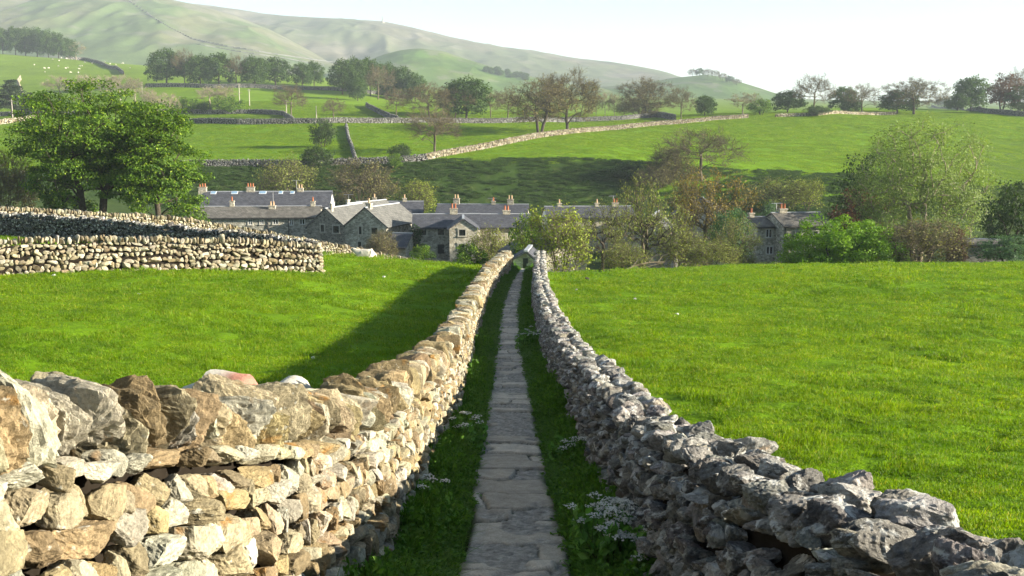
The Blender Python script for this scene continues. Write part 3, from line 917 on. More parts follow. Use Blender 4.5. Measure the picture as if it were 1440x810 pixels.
def make_tree(seed, H, Rr, cb, ncl, lpc, ls, cr, cols, bark, twigs=0, twl=1.0, tr=.25, irr=.28, dome=False, multi=1, flat=.62, twr=.018, inner=2.6, vtw=.3, top=1.0, twcol=None, lowdrop=0.0):
    g = np.random.default_rng(seed)
    nz = Noise(seed + 1, 6)
    c0 = np.array([0, 0, cb * H]); cz = (cb * H + H) / 2; sz = (1 - cb) * H / 2
    P = []
    tries = 0
    md = cr * .62
    while len(P) < ncl and tries < ncl * 30:
        tries += 1
        d = g.normal(size=3); d /= np.linalg.norm(d)
        if d[2] < -.75: continue
        r = g.uniform(0, 1) ** (1 / inner)
        sh = 1 + irr * 1.6 * nz(d, 2.2)
        wz = 1.0 if d[2] > 0 else 1.0
        taper = 1 - (1 - top) * max(0, d[2])
        p = np.array([d[0] * Rr * taper * sh * r, d[1] * Rr * taper * sh * r, cz + d[2] * sz * r * (1 + irr * .5 * nz(d + 3, 2.0)) * wz])
        if dome: p = np.array([d[0] * Rr * sh * r, d[1] * Rr * sh * r, abs(d[2]) * H * r * (1 + irr * .6 * nz(d + 3, 2.6)) + .05 * H])
        p[2] -= lowdrop * (math.hypot(p[0], p[1]) / Rr) ** 2 * H
        if p[2] < .04 * H: continue
        if P and np.min(np.linalg.norm(np.array(P) - p, axis=1)) < md: continue
        P.append(p)
    P = np.array(P); ncl = len(P)
    # stems
    nodes = []; par = []
    for m in range(multi):
        a = 2 * math.pi * m / max(multi, 1) + g.uniform(0, 1); off = 0.0 if multi == 1 else tr * 1.2
        b = np.array([math.cos(a) * off, math.sin(a) * off, -.15])
        th = cb * H + (H * (1 - cb)) * g.uniform(.30, .45)
        spread = (0.06 if multi == 1 else .30) * Rr
        prev = -1
        for t in np.linspace(0, 1, 6):
            p = b * (1 - t) + np.array([math.cos(a) * spread * t + g.normal(0, .02) * Rr * t, math.sin(a) * spread * t + g.normal(0, .02) * Rr * t, th * t - .15 * (1 - t)])
            nodes.append(p); par.append(prev); prev = len(nodes) - 1
    ntr = len(nodes)
    start = np.array([0, 0, cb * H * .6])
    order = np.argsort(np.linalg.norm(P - start, axis=1))
    N = np.zeros((ntr + ncl, 3)); N[:ntr] = nodes; D0 = np.zeros(ntr + ncl)
    D0[:ntr] = np.where(N[:ntr, 2] > cb * H * .45, N[:ntr, 2] * .55, 1e6)
    idx_of = {}
    k = ntr
    for i in order:
        p = P[i]
        dv = p - N[:k]
        dist = np.linalg.norm(dv, axis=1)
        steep = np.where(dv[:, 2] < -.15 * dist, 1.6, 1.0)
        cost = dist * steep + .35 * np.minimum(D0[:k], 1e5) + np.where(D0[:k] > 1e5, 1e6, 0)
        j = int(np.argmin(cost))
        N[k] = p; par.append(j); D0[k] = D0[j] + dist[j]; idx_of[i] = k; k += 1
    cnt = np.zeros(k)
    for i in range(k - 1, -1, -1):
        cnt[i] += 1
        if par[i] >= 0: cnt[par[i]] += cnt[i]
    rad = tr * np.maximum(cnt / cnt[:multi * 6:6].max(), .0) ** .52
    rad = np.maximum(rad, twr * 1.1)
    seg, rr = [], []
    for i in range(k):
        j = par[i]
        if j < 0: continue
        A, B = N[j], N[i]; L = np.linalg.norm(B - A)
        if i < ntr:
            q = [A, A * .67 + B * .33, A * .33 + B * .67, B]; r0 = rad[j]
        else:
            m_ = (A + B) / 2; bend = np.array([0, 0, 1.0]) * L * .10 + g.normal(0, .07, 3) * L
            q = [A, A * .64 + B * .36 + bend * .9, A * .32 + B * .68 + bend, B]; r0 = min(rad[j], rad[i] * 1.35)
        seg.append(q); rr.append(np.linspace(r0, rad[i], 4))
        if i < ntr and par[j] < 0: rr[-1] = np.array([rad[j] * 1.5, rad[j] * 1.12, rad[j], rad[i]])
    TV, TQ = tubes(np.array(seg), np.array(rr), 6)
    trunk = mesh('trunk', TV, [TQ], M(bark), None, True)
    Vs, Qs, Cs, mi = [], [], [], []
    n0 = 0
    cols = np.asarray(cols, float)
    Lc, Lo, Ltint = [], [], []
    cen = np.array([0, 0, cb * H + .35 * (1 - cb) * H])
    tint = g.uniform(0, 1, ncl)
    if twigs:
        ci = np.repeat(np.arange(ncl), twigs); n = len(ci)
        o = P[ci] - cen; o /= np.linalg.norm(o, axis=1, keepdims=True) + 1e-6
        dr = o * .8 + g.normal(size=(n, 3)) * .62 + np.array([0, 0, vtw]); dr /= np.linalg.norm(dr, axis=1, keepdims=True)
        ln = twl * g.uniform(.45, 1.15, n)[:, None]
        st = P[ci] + g.normal(size=(n, 3)) * cr * .18
        mid = st + dr * ln * .5 + g.normal(size=(n, 3)) * ln * .07
        en = st + dr * ln + g.normal(size=(n, 3)) * ln * .14 + np.array([0, 0, -.02])
        V, Q = tubes(np.stack([st, mid, en], 1), np.tile([twr, twr * .7, twr * .3], (n, 1)), 3)
        # side shoots
        ns = n * 2
        t = g.uniform(.25, .9, (ns, 1)); ii = np.tile(np.arange(n), 2)
        s2 = st[ii] * (1 - t) + en[ii] * t
        d2 = dr[ii] * .6 + g.normal(size=(ns, 3)) * .7; d2 /= np.linalg.norm(d2, axis=1, keepdims=True)
        e2 = s2 + d2 * ln[ii] * g.uniform(.25, .55, (ns, 1))
        V2, Q2 = tubes(np.stack([s2, e2], 1), np.tile([twr * .55, twr * .25], (ns, 1)), 3)
        Vs += [V, V2]; Qs += [Q, Q2 + len(V)]; n0 += len(V) + len(V2)
        Cs += [np.ones((len(V) + len(V2), 3)) * .1]; mi += [np.zeros(len(Q) + len(Q2), int)]
        if lpc:
            tip = np.r_[en, e2, mid]; tci = np.r_[ci, ci[ii], ci]
            sel = g.permutation(len(tip))[:int(ncl * lpc)]
            Lc.append(tip[sel] + g.normal(size=(len(sel), 3)) * ls * 1.2); Ltint.append(tint[tci[sel]])
    elif lpc:
        ci = np.repeat(np.arange(ncl), lpc); n = len(ci)
        v = g.normal(size=(n, 3)); v /= np.linalg.norm(v, axis=1, keepdims=True)
        v *= g.uniform(0, 1, (n, 1)) ** .45
        sc = g.uniform(.7, 1.25, ncl)[ci][:, None]
        Lc.append(P[ci] + v * cr * sc * np.array([1, 1, flat])); Ltint.append(tint[ci])
    if Lc:
        C = np.concatenate(Lc); T = np.concatenate(Ltint)
        o = C - cen; o /= np.linalg.norm(o, axis=1, keepdims=True) + 1e-6
        w_ = np.clip(T * .75 + g.uniform(0, .45, len(C)), 0, 1)[:, None]
        cc = cols[0] * (1 - w_) + cols[1] * w_
        if len(cols) > 2:
            pk = g.random(len(C)) < .12; cc[pk] = cols[2]
        cc = cc * g.uniform(.8, 1.2, (len(C), 1))
        V, Q, CC = leaves(C, ls, o, cc, g)
        Vs.append(V); Qs.append(Q + n0); Cs.append(CC); mi.append(np.ones(len(Q), int))
    crown = mesh('crown', np.concatenate(Vs), [np.concatenate(Qs)], [M(twcol or bark), M('leaf')], np.concatenate(Cs), False, np.concatenate(mi))
    return dict(trunk=trunk, crown=crown, H=H, R=Rr)

NTREE = [0]
def plant(tp, loc, H, W, label, name='tree', cat='tree', group=None, rot=None, names=('trunk', 'crown')):
    """H height, W crown width in metres"""
    r = empty(name, (loc[0], loc[1], loc[2] - .1), rot if rot is not None else (NTREE[0] * 2.39996) % 6.283)
    NTREE[0] += 1
    sh = H / tp['H']; sw = W / (2 * tp['R'])
    r.scale = (sw, sw, sh)
    tag(r, label, cat, group, 'thing')
    for k, nm in zip(('trunk', 'crown'), names):
        obj(nm, tp[k], r)
    return r

G_SYC = [(.022, .06, .005), (.11, .20, .010), (.21, .29, .02)]
G_FAR = [(.030, .065, .012), (.065, .115, .018)]
G_YEL = [(.13, .18, .015), (.27, .31, .03)]
G_OLV = [(.12, .155, .024), (.24, .26, .05)]
G_BRN = [(.13, .105, .028), (.21, .17, .05)]
G_RST = [(.16, .115, .02), (.24, .18, .035)]
G_DRK = [(.022, .045, .010), (.05, .085, .016)]
G_WIL = [(.08, .12, .028), (.26, .33, .085)]
G_RHO = [(.06, .15, .006), (.19, .32, .012)]
G_COP = [(.06, .028, .015), (.11, .05, .025)]
G_CON = [(.022, .042, .014), (.05, .075, .022)]
G_BLU = [(.05, .10, .045), (.09, .16, .07)]

# hero trees, each of its own mesh
T_big = make_tree(3, 12.0, 6.6, .13, 330, 165, .105, 1.08, G_SYC, 'bark_dark', tr=.36, irr=.40, multi=2, flat=.42, inner=2.2)
T_big2 = make_tree(14, 11.0, 4.2, .12, 210, 150, .105, .92, G_SYC, 'bark_dark', tr=.26, irr=.40, flat=.45, inner=2.2, top=.75)
T_bareA = make_tree(21, 16.0, 8.5, .16, 170, 12, .20, 1.5, G_BRN, 'bark_dark', twigs=15, twl=2.0, tr=.38, irr=.18, twr=.034, twcol='bark_brown', inner=3.2)
T_bareB = make_tree(22, 16.0, 8.0, .16, 150, 11, .22, 1.5, G_BRN, 'bark_dark', twigs=13, twl=2.0, tr=.36, irr=.22, twr=.034, twcol='bark_brown', inner=3.0, multi=2)
T_bareC = make_tree(23, 12.0, 6.0, .18, 110, 6, .16, 1.4, G_BRN, 'bark_brown', twigs=11, twl=1.7, tr=.26, irr=.3, twr=.03, twcol='bark_brown', inner=2.6)
T_pale = make_tree(24, 14.0, 4.0, .2, 60, 5, .25, 1.3, G_OLV, 'bark_pale', twigs=9, twl=1.8, tr=.2, irr=.25, twr=.04, twcol='bark_pale', inner=2.5, vtw=.8)
T_round = make_tree(31, 14.0, 7.0, .02, 150, 42, .36, 1.7, G_FAR, 'bark_dark', tr=.3, irr=.2, flat=.8, inner=3.2)
T_round2 = make_tree(32, 14.0, 6.5, .04, 130, 42, .36, 1.6, G_FAR, 'bark_dark', tr=.3, irr=.26, flat=.75, inner=3.0)
T_bush = make_tree(41, 4.0, 2.6, .02, 60, 60, .13, .75, G_DRK, 'bark_dark', tr=.10, irr=.25, multi=3, flat=.8, inner=3)
T_bushg = make_tree(42, 4.0, 2.6, .02, 60, 60, .13, .75, G_SYC, 'bark_dark', tr=.10, irr=.28, multi=3, flat=.8, inner=3)
T_bushy = make_tree(43, 5.0, 2.6, .02, 80, 60, .10, .8, G_YEL, 'bark_brown', twigs=12, twl=1.2, tr=.09, irr=.3, multi=4, twr=.014, inner=2.4, vtw=.9)
T_busho = make_tree(44, 5.0, 3.0, .02, 90, 50, .10, .9, G_OLV, 'bark_brown', twigs=11, twl=1.1, tr=.09, irr=.28, multi=4, twr=.014, inner=2.5, vtw=.6)
T_bushb = make_tree(45, 5.0, 3.0, .02, 90, 26, .10, .9, [(.12, .115, .03), (.20, .185, .055)], 'bark_brown', twigs=15, twl=1.2, tr=.09, irr=.25, multi=5, twr=.018, inner=2.8, vtw=.7)
T_con = make_tree(51, 12.0, 3.6, .06, 90, 45, .32, 1.2, G_CON, 'bark_dark', tr=.25, irr=.2, flat=.5, inner=2.6, top=.3)
T_willow = make_tree(61, 16.0, 7.6, .06, 280, 140, .105, 1.25, G_WIL, 'bark_pale', tr=.34, irr=.2, multi=3, flat=1.0, inner=2.8)
T_rho = make_tree(62, 4.0, 5.0, .0, 210, 170, .085, .74, G_RHO, 'bark_dark', tr=.12, irr=.22, multi=4, flat=.6, inner=4.5, dome=True)
T_copper = make_tree(63, 9.0, 5.0, .08, 90, 60, .18, 1.2, G_COP, 'bark_dark', tr=.2, irr=.25, multi=2, flat=.7)
T_gnarl = make_tree(64, 8.0, 4.2, .25, 100, 34, .09, 1.0, G_OLV, 'bark_dark', twigs=8, twl=1.1, tr=.26, irr=.4, twr=.016, inner=2.0)
T_rust = make_tree(65, 8.5, 4.6, .34, 130, 60, .10, .9, G_RST, 'bark_brown', twigs=9, twl=1.0, tr=.28, irr=.3, twr=.016, inner=2.8)
T_gnarl2 = make_tree(66, 8.0, 4.4, .20, 120, 60, .10, 1.0, [(.11, .15, .022), (.23, .26, .045)], 'bark_brown', twigs=8, twl=1.1, tr=.26, irr=.42, twr=.016, inner=2.0, multi=2)
T_dark = make_tree(67, 10.0, 4.5, .06, 110, 70, .16, 1.1, G_DRK, 'bark_dark', tr=.25, irr=.25, flat=.65)
T_ivy = make_tree(68, 7.0, 3.2, .1, 90, 65, .12, .85, [(.03, .08, .03), (.07, .14, .05)], 'bark_brown', tr=.22, irr=.35, flat=.7)
T_blue = make_tree(69, 4.0, 2.8, .02, 70, 70, .11, .75, G_BLU, 'bark_dark', tr=.1, irr=.3, multi=3)

def px_tree(tp, px, base, top, wpx, label, d=None, dmin=150, shift=0, **k):
    """place by its foot, its top row and its width in the photograph's pixels; d given where the foot is hidden"""
    if d is None: p = hit(px, base, dmin)
    else: p = ground(px, d)
    ztop = float(zrow(top, p[1]))
    Hm = max(ztop - p[2], 1.0)
    Wm = wpx / F * p[1]
    return plant(tp, p, Hm, Wm, label, **k)

# left: two big sycamores and what grows round them
px_tree(T_big, 128, 300, 118, 215, 'big spreading green tree with dark limbs behind the pale back wall', d=90, rot=.4)
px_tree(T_big2, 222, 300, 138, 135, 'tall narrower green tree standing right of the big spreading one', d=87, rot=1.2)
px_tree(T_bushb, 8, 300, 222, 70, 'brown budding bush at the left edge beside the big green tree', d=96, name='bush', cat='bush')
px_tree(T_bushg, 92, 300, 272, 80, 'low dark green bush under the big spreading tree', d=92, name='bush', cat='bush')
px_tree(T_bushg, 262, 300, 288, 60, 'small bright green shrub by the foot of the narrower green tree', d=85, name='bush', cat='bush')
# conifers and pale woods at the far left
px_tree(T_con, 17, 165, 112, 44, 'taller dark conifer at the left edge by the pale wall', dmin=250, name='conifer', cat='conifer')
px_tree(T_con, 45, 166, 130, 26, 'smaller dark conifer right of its taller neighbour', dmin=250, name='conifer', cat='conifer')
px_tree(T_bush, 66, 160, 146, 26, 'dark bush right of the two conifers', dmin=250, name='bush', cat='bush')
GP = 'pale leafless trees behind the big green tree'
for px, b, t, w_ in [(84, 142, 106, 36), (104, 142, 110, 30), (128, 140, 104, 34), (150, 140, 106, 32), (170, 142, 104, 34), (190, 146, 108, 30), (205, 160, 124, 30), (222, 165, 128, 30), (238, 168, 130, 28)]:
    px_tree(T_pale, px, b, t, w_, 'pale leafless tree in the thin wood behind the big spreading green tree', dmin=250, group=GP)
GW = 'trees of the wood on the hilltop'
for i, (px, b, t, w_) in enumerate([(-12, 74, 34, 34), (4, 73, 39, 26), (22, 74, 38, 28), (36, 74, 38, 30), (52, 75, 39, 32), (68, 76, 42, 30), (82, 77, 47, 28), (97, 79, 54, 26)]):
    px_tree(T_round if i % 2 else T_round2, px, b, t, w_, 'hazy green tree in the wood on the hilltop at upper left', dmin=500, group=GW)
px_tree(T_pale, 107, 80, 58, 22, 'brownish tree at the right end of the hilltop wood', dmin=500)
GR = 'row of round green trees'
LR = 'round dark green tree in the long row below the fell'
for i, (px, b, t, w_) in enumerate([(234, 120, 69, 50), (282, 121, 77, 42), (308, 121, 75, 48), (358, 121, 79, 44), (388, 121, 81, 46), (425, 122, 88, 30), (442, 122, 86, 28)]):
    px_tree(T_round if i % 2 else T_round2, px, b, t, w_, ['leftmost and tallest dark green tree of the row below the fell', LR, LR, LR, LR, 'small dark green tree near the right end of the row', 'small dark green tree at the right end of the row'][i], dmin=350, group=GR)
px_tree(T_bareC, 260, 120, 68, 30, 'bare brown tree between the dark green trees of the row', dmin=350)
px_tree(T_bareC, 332, 121, 76, 34, 'bare brown tree in the middle of the dark green row', dmin=350)
px_tree(T_bushg, 262, 160, 138, 42, 'round green bush left of two others below the tree row', dmin=280, name='bush', cat='bush')
px_tree(T_bushg, 321, 160, 136, 44, 'larger round green bush below the tree row', dmin=280, name='bush', cat='bush')
px_tree(T_bush, 290, 160, 143, 22, 'small dark bush between the two green bushes', dmin=280, name='bush', cat='bush')
px_tree(T_pale, 296, 150, 121, 40, 'pale leafless tree behind the green bushes', dmin=280)
px_tree(T_pale, 318, 148, 120, 34, 'pale leafless tree behind the larger green bush', dmin=280)
px_tree(T_bareC, 410, 166, 118, 44, 'bare pinkish brown tree by the telegraph pole', dmin=280)
px_tree(T_bareC, 469, 168, 138, 32, 'small bare tree alone on the left pasture', dmin=280)
px_tree(T_bareC, 557, 166, 123, 36, 'bare brown tree beside the grey wall left of the thicket', dmin=280)
GC = 'trees of the clump under the knoll'
LC = 'green tree in the dense clump left of the knoll'
for i, (px, b, t, w_) in enumerate([(482, 133, 84, 36), (500, 133, 81, 40), (521, 135, 82, 40), (545, 137, 88, 40), (566, 140, 94, 40), (584, 143, 104, 32)]):
    px_tree(T_round if i % 2 else T_round2, px, b, t, w_, LC, dmin=340, group=GC)
px_tree(T_bareC, 532, 140, 92, 42, 'brown leafless tree within the dense green clump', dmin=340)
px_tree(T_round, 503, 142, 108, 28, 'lone light green tree in front of the dense clump', dmin=300)
px_tree(T_bareA, 604, 166, 118, 60, 'brown tree left of the big round green one along the long wall', dmin=280)
px_tree(T_bareC, 640, 167, 124, 50, 'brown tree touching the left side of the big round green one', dmin=280)
px_tree(T_round, 656, 167, 109, 74, 'big round green tree standing among bare ones along the long wall', dmin=280)
px_tree(T_bareC, 690, 166, 126, 38, 'thin grey brown tree right of the big round green one', dmin=280)
px_tree(T_bareC, 714, 166, 124, 44, 'thin brown tree left of the spreading brown pair', dmin=280)
px_tree(T_bareB, 758, 193, 112, 100, 'leaning left tree of the spreading brown pair by the tan wall', d=282, rot=.3)
px_tree(T_bareA, 797, 188, 102, 98, 'taller right tree of the spreading brown pair by the tan wall', d=292, rot=1.9)
px_tree(T_bareC, 612, 222, 150, 78, 'bare spreading tree at the lower end of the sunlit tan wall', d=229, rot=.8)
px_tree(T_bush, 454, 207, 168, 38, 'dark round thorn bush high on the left pasture', dmin=200, name='bush', cat='bush')
px_tree(T_bush, 447, 236, 206, 48, 'dark spreading bush by the wall below the round thorn', dmin=190, name='bush', cat='bush')
px_tree(T_bush, 563, 224, 202, 32, 'dark bush at the lower end of the tan wall', dmin=190, name='bush', cat='bush')
px_tree(T_bushg, 557, 238, 216, 22, 'small light green bush below the dark one at the wall end', dmin=190, name='bush', cat='bush')
GA = 'pale trees in the gap beyond the brown pair'
for px, t in [(838, 132), (851, 128), (864, 130), (878, 134)]:
    px_tree(T_pale, px, 165, t, 18, 'thin pale tree in the hazy gap right of the brown pair', dmin=330, group=GA)
px_tree(T_bareA, 908, 166, 111, 72, 'broad brown tree on the near skyline behind a short grey wall', dmin=280)
px_tree(T_bushb, 900, 166, 140, 60, 'low brown thicket under the broad brown tree', dmin=290, name='bush', cat='bush')
px_tree(T_bareC, 958, 170, 122, 36, 'narrow brown tree at the right end of the short grey wall', dmin=270)
px_tree(T_round, 991, 163, 134, 30, 'small dark green round tree alone on the skyline', dmin=330)
px_tree(T_pale, 1044, 161, 130, 42, 'grey leafless tree on the skyline right of the small round one', dmin=340)
px_tree(T_bushg, 1070, 162, 140, 34, 'green bush on the skyline beside a grey leafless tree', dmin=340, name='bush', cat='bush')
px_tree(T_round2, 1107, 159, 127, 44, 'dark green round tree left of the tall bare skyline tree', dmin=360)
px_tree(T_bareC, 1145, 159, 104, 54, 'tall bare tree against the sky', dmin=360)
px_tree(T_bush, 1148, 164, 148, 34, 'dark low bush under the tall bare skyline tree', dmin=300, name='bush', cat='bush')
px_tree(T_round2, 1186, 157, 122, 42, 'light green round tree right of the tall bare skyline tree', dmin=380)
px_tree(T_bareC, 1212, 161, 117, 46, 'small bare tree with a short trunk beside a light green one', dmin=330)
px_tree(T_bush, 1196, 160, 140, 30, 'dark bush at the foot of the small bare tree', dmin=330, name='bush', cat='bush')
px_tree(T_round2, 1262, 160, 127, 54, 'brown green low tree behind the wide bare skyline tree', dmin=380)
px_tree(T_bareA, 1285, 161, 111, 78, 'wide low branched bare tree against the sky', dmin=330)
px_tree(T_bush, 1326, 151, 138, 24, 'little dark bush on the skyline left of the dark trees', dmin=380, name='bush', cat='bush')
px_tree(T_round, 1365, 156, 107, 50, 'dark green domed tree at the right end of the skyline', dmin=360)
px_tree(T_round2, 1346, 156, 132, 34, 'low green tree beside the domed dark one', dmin=360)
px_tree(T_copper, 1408, 160, 104, 58, 'reddish leaved tree at the right end of the skyline', dmin=350)
px_tree(T_dark, 1440, 162, 118, 50, 'dark green tree at the right edge of the skyline', dmin=350)
px_tree(T_bareC, 1432, 158, 95, 50, 'bare treetop rising behind the reddish leaved tree', dmin=380)
# behind and among the village
px_tree(T_busho, 400, 282, 228, 78, 'round olive budding tree behind the upper slate terrace', d=186)
px_tree(T_bushb, 508, 288, 231, 84, 'round leafless brown tree behind the middle roofs', d=188)
px_tree(T_bushy, 590, 300, 257, 52, 'yellow green tree at the lit gable of the middle terrace', d=181)
px_tree(T_bareC, 985, 250, 180, 112, 'bare fan shaped tree on the edge of the bank', d=208, rot=2.0)
px_tree(T_bushb, 940, 256, 212, 60, 'sparse leafless thorn left of the fan shaped tree', d=206)
px_tree(T_bush, 884, 256, 228, 46, 'dark bush at the end of the shaded bank', d=206, name='bush', cat='bush')
px_tree(T_bushb, 922, 262, 236, 60, 'brown scrub on the bank beside the dark bush', d=203, name='bush', cat='bush')
px_tree(T_busho, 1090, 288, 254, 90, 'olive brown scrub on the bank above the right-hand cottages', d=190, name='bush', cat='bush')
px_tree(T_bushy, 1134, 286, 254, 46, 'yellow green bush on the bank above the right-hand cottages', d=188, name='bush', cat='bush')
px_tree(T_bushg, 745, 360, 304, 56, 'dense green bush left of the yellow green one at the lane end', d=84, name='bush', cat='bush')
px_tree(T_bushy, 788, 374, 298, 92, 'yellow green budding bush in front of the stone barn gable', d=74, name='bush', cat='bush')
px_tree(T_gnarl, 848, 376, 290, 78, 'gnarled brown tree with few leaves right of the barn', d=84, rot=.5)
px_tree(T_gnarl2, 905, 378, 255, 92, 'leaning olive tree with a long slanting dark trunk in the village', d=96, rot=1.4)
px_tree(T_rust, 995, 350, 243, 120, 'rust brown budding tree rising above the village thicket', d=108, rot=.9)
px_tree(T_ivy, 1032, 378, 290, 66, 'tree clad in blue green ivy in the village thicket', d=93)
px_tree(T_gnarl2, 1034, 378, 308, 64, 'olive sparse tree right of the ivy clad one', d=86, rot=3.0)
px_tree(T_busho, 958, 378, 322, 74, 'olive budding shrub left of the ivy clad tree', d=99, name='bush', cat='bush')
px_tree(T_busho, 884, 378, 344, 60, 'low olive shrub left of the fallen trunk', d=80, name='bush', cat='bush')
px_tree(T_busho, 1000, 378, 342, 70, 'low brown shrub at the edge of the right field', d=80, name='bush', cat='bush')
px_tree(T_busho, 1050, 378, 356, 40, 'low olive shrub left of the right-hand cottages', d=84, name='bush', cat='bush')
px_tree(T_blue, 1082, 306, 287, 36, 'pale silvery green tree behind the right-hand cottages', d=142)
px_tree(T_rho, 1184, 374, 308, 172, 'broad bright green domed bush in front of the right-hand cottage', d=84, name='bush', cat='bush', rot=.3)
px_tree(T_dark, 1218, 372, 210, 100, 'dark green tree behind the left side of the huge willow', d=128)
px_tree(T_copper, 1205, 372, 268, 110, 'dark copper leaved tree behind the bright domed bush', d=122)
px_tree(T_willow, 1296, 372, 162, 190, 'huge silvery olive willow with pale stems right of the cottages', d=110, rot=1.0)
px_tree(T_bushb, 1298, 372, 315, 116, 'brown olive twiggy shrub under the huge willow', d=82, name='bush', cat='bush')
px_tree(T_copper, 1346, 372, 320, 36, 'small russet shrub left of the dark stone shed', d=86, name='bush', cat='bush')
px_tree(T_dark, 1428, 372, 248, 92, 'dark green tree at the right edge beyond the field', d=97)
px_tree(T_blue, 1420, 374, 330, 84, 'blue green bush at the right edge before the stone shed', d=80, name='bush', cat='bush')
px_tree(T_bushy, 575, 345, 318, 30, 'bright yellow green shrub between two front cottages', d=138, name='bush', cat='bush')
px_tree(T_bushg, 594, 366, 345, 36, 'low green shrub before the cottage with the front gable', d=88, name='bush', cat='bush')
px_tree(T_bushg, 660, 374, 343, 50, 'green shrub below the front gable near the lane', d=84, name='bush', cat='bush')
px_tree(T_busho, 694, 374, 326, 62, 'olive brown shrub beside the end of the left lane wall', d=92, name='bush', cat='bush')
px_tree(T_bushb, 535, 355, 328, 40, 'brown shrub at the corner of the left gabled cottage', d=112, name='bush', cat='bush')
GK = 'trees on the crest of the low green hill'
for px, rw, t in [(974, 108, 98), (984, 107, 97), (995, 108, 98), (1006, 110, 100), (1016, 113, 104), (1026, 116, 108), (1036, 120, 112)]:
    p = hill_hit(px, rw)
    plant(T_bareA if px % 3 else T_round2, p, (rw - t) / F * p[1] + 1, 13 / F * p[1], 'far tree in the clump crowning the low green hill', group=GK)
GF = 'trees of the far wood on the knoll'
for i in range(14):
    px = 684 + i * 4.4 + 3 * math.sin(i * 2.3); rw = 99 + i * .9 + 2 * math.sin(i * 1.7)
    p = hill_hit(px, rw + 2)
    plant(T_round if i % 2 else T_round2, p, (8 + 4 * math.sin(i * 3.1)) / F * p[1], (10 + 3 * math.sin(i * 5)) / F * p[1], 'far hazy tree in the dark wood on the right flank of the knoll', group=GF)
# ------------------------------------------------------------------ village
def quad_uv(me, faces_uv):
    uv = me.uv_layers.new(name='UVMap')
    uv.data.foreach_set('uv', np.asarray(faces_uv, np.float32).ravel())

def roof_mesh(slabs, mat):
    """slabs: list of (eave_a, eave_b, ridge_b, ridge_a) corner points, each given a thickness; UV in metres along the slope"""
    V, Q, UV = [], [], []
    for e0, e1, r1, r0 in slabs:
        e0, e1, r1, r0 = [np.array(k, float) for k in (e0, e1, r1, r0)]
        n = np.cross(e1 - e0, r0 - e0); n /= np.linalg.norm(n)
        if n[2] < 0: n = -n
        t = n * .14
        b = len(V)
        top = [e0 + t, e1 + t, r1 + t, r0 + t]; bot = [e0, e1, r1, r0]
        V += top + bot
        L = np.linalg.norm(e1 - e0); S_ = np.linalg.norm(r0 - e0)
        o = (b * 3.7) % 5
        faces = [[0, 1, 2, 3], [7, 6, 5, 4], [0, 4, 5, 1], [1, 5, 6, 2], [2, 6, 7, 3], [3, 7, 4, 0]]
        uvs = [[(o, 0), (o + L, 0), (o + L, S_), (o, S_)], [(0, 0)] * 4] + [[(0, 0), (0, .1), (L, .1), (L, 0)]] * 4
        if np.dot(np.cross(e1 - e0, r0 - e0), n) < 0:
            faces = [f[::-1] for f in faces]; uvs = [u[::-1] for u in uvs]
        for f, u in zip(faces, uvs):
            Q.append([b + i for i in f]); UV += u
    me = mesh('roof', np.array(V), [np.array(Q)], mat)
    quad_uv(me, UV)
    return me

def add_window(root, x, z, w_, h, style='dark', y=0.0, rz=0.0, bars=True, surround=True):
    """a window in the wall plane y (local), facing -y; rz turns it about the wall's own plane origin"""
    fr = MB(); s = .14
    if surround:
        fr.box((0, -.03, h / 2 + s / 2), (w_ + .36, .10, s + .04)); fr.box((0, -.05, -h / 2 - s / 2), (w_ + .36, .16, s))
        fr.box((-w_ / 2 - s / 2, -.02, 0), (s, .08, h)); fr.box((w_ / 2 + s / 2, -.02, 0), (s, .08, h))
    else:
        for sx in (-1, 1): fr.box((sx * (w_ / 2 + .04), -.02, 0), (.09, .08, h))
        fr.box((0, -.02, h / 2 + .04), (w_ + .18, .08, .09)); fr.box((0, -.04, -h / 2 - .05), (w_ + .18, .12, .1))
    o = fr.build('window', M('surround'), root, usecol=False)
    o.location = (x, y, z); o.rotation_euler = (0, 0, rz)
    p = MB(); p.box((0, -.006, 0), (w_, .03, h)); p.build('pane', M('glass_dark'), o, usecol=False)
    if bars:
        b = MB(); t = .055
        b.box((0, -.03, h / 2 - t / 2), (w_, .03, t)); b.box((0, -.03, -h / 2 + t / 2), (w_, .03, t))
        b.box((-w_ / 2 + t / 2, -.03, 0), (t, .032, h)); b.box((w_ / 2 - t / 2, -.03, 0), (t, .032, h))
        if style == 'white2':
            b.box((0, -.034, 0), (t * 1.6, .03, h))
        elif style == 'sash':
            b.box((0, -.034, 0), (w_, .03, t))
        else:
            b.box((0, -.034, 0), (t, .03, h))
        b.build('glazing_bar', M('paint_white' if style != 'dark' else 'iron'), o, usecol=False)
    return o

def add_chimney(root, x, y, z, w_, d_, h, pots, pot='terracotta', mat='house_tan', below=.9):
    c = MB(); c.box((0, 0, (h - below) / 2), (w_, d_, h + below)); c.box((0, 0, h * .93), (w_ + .14, d_ + .14, .13)); c.box((0, 0, .10), (w_ + .08, d_ + .08, .06))
    o = c.build('chimney', M(mat), root, usecol=False); o.location = (x, y, z)
    for i in range(pots):
        p = MB(); px_ = (i - (pots - 1) / 2) * .42
        p.tube([(px_, 0, h - .02), (px_, 0, h + .12), (px_, 0, h + .55), (px_, 0, h + .62)], [.12, .13, .10, .13], 10)
        p.build('pot', M(pot), o, usecol=False)
    return o

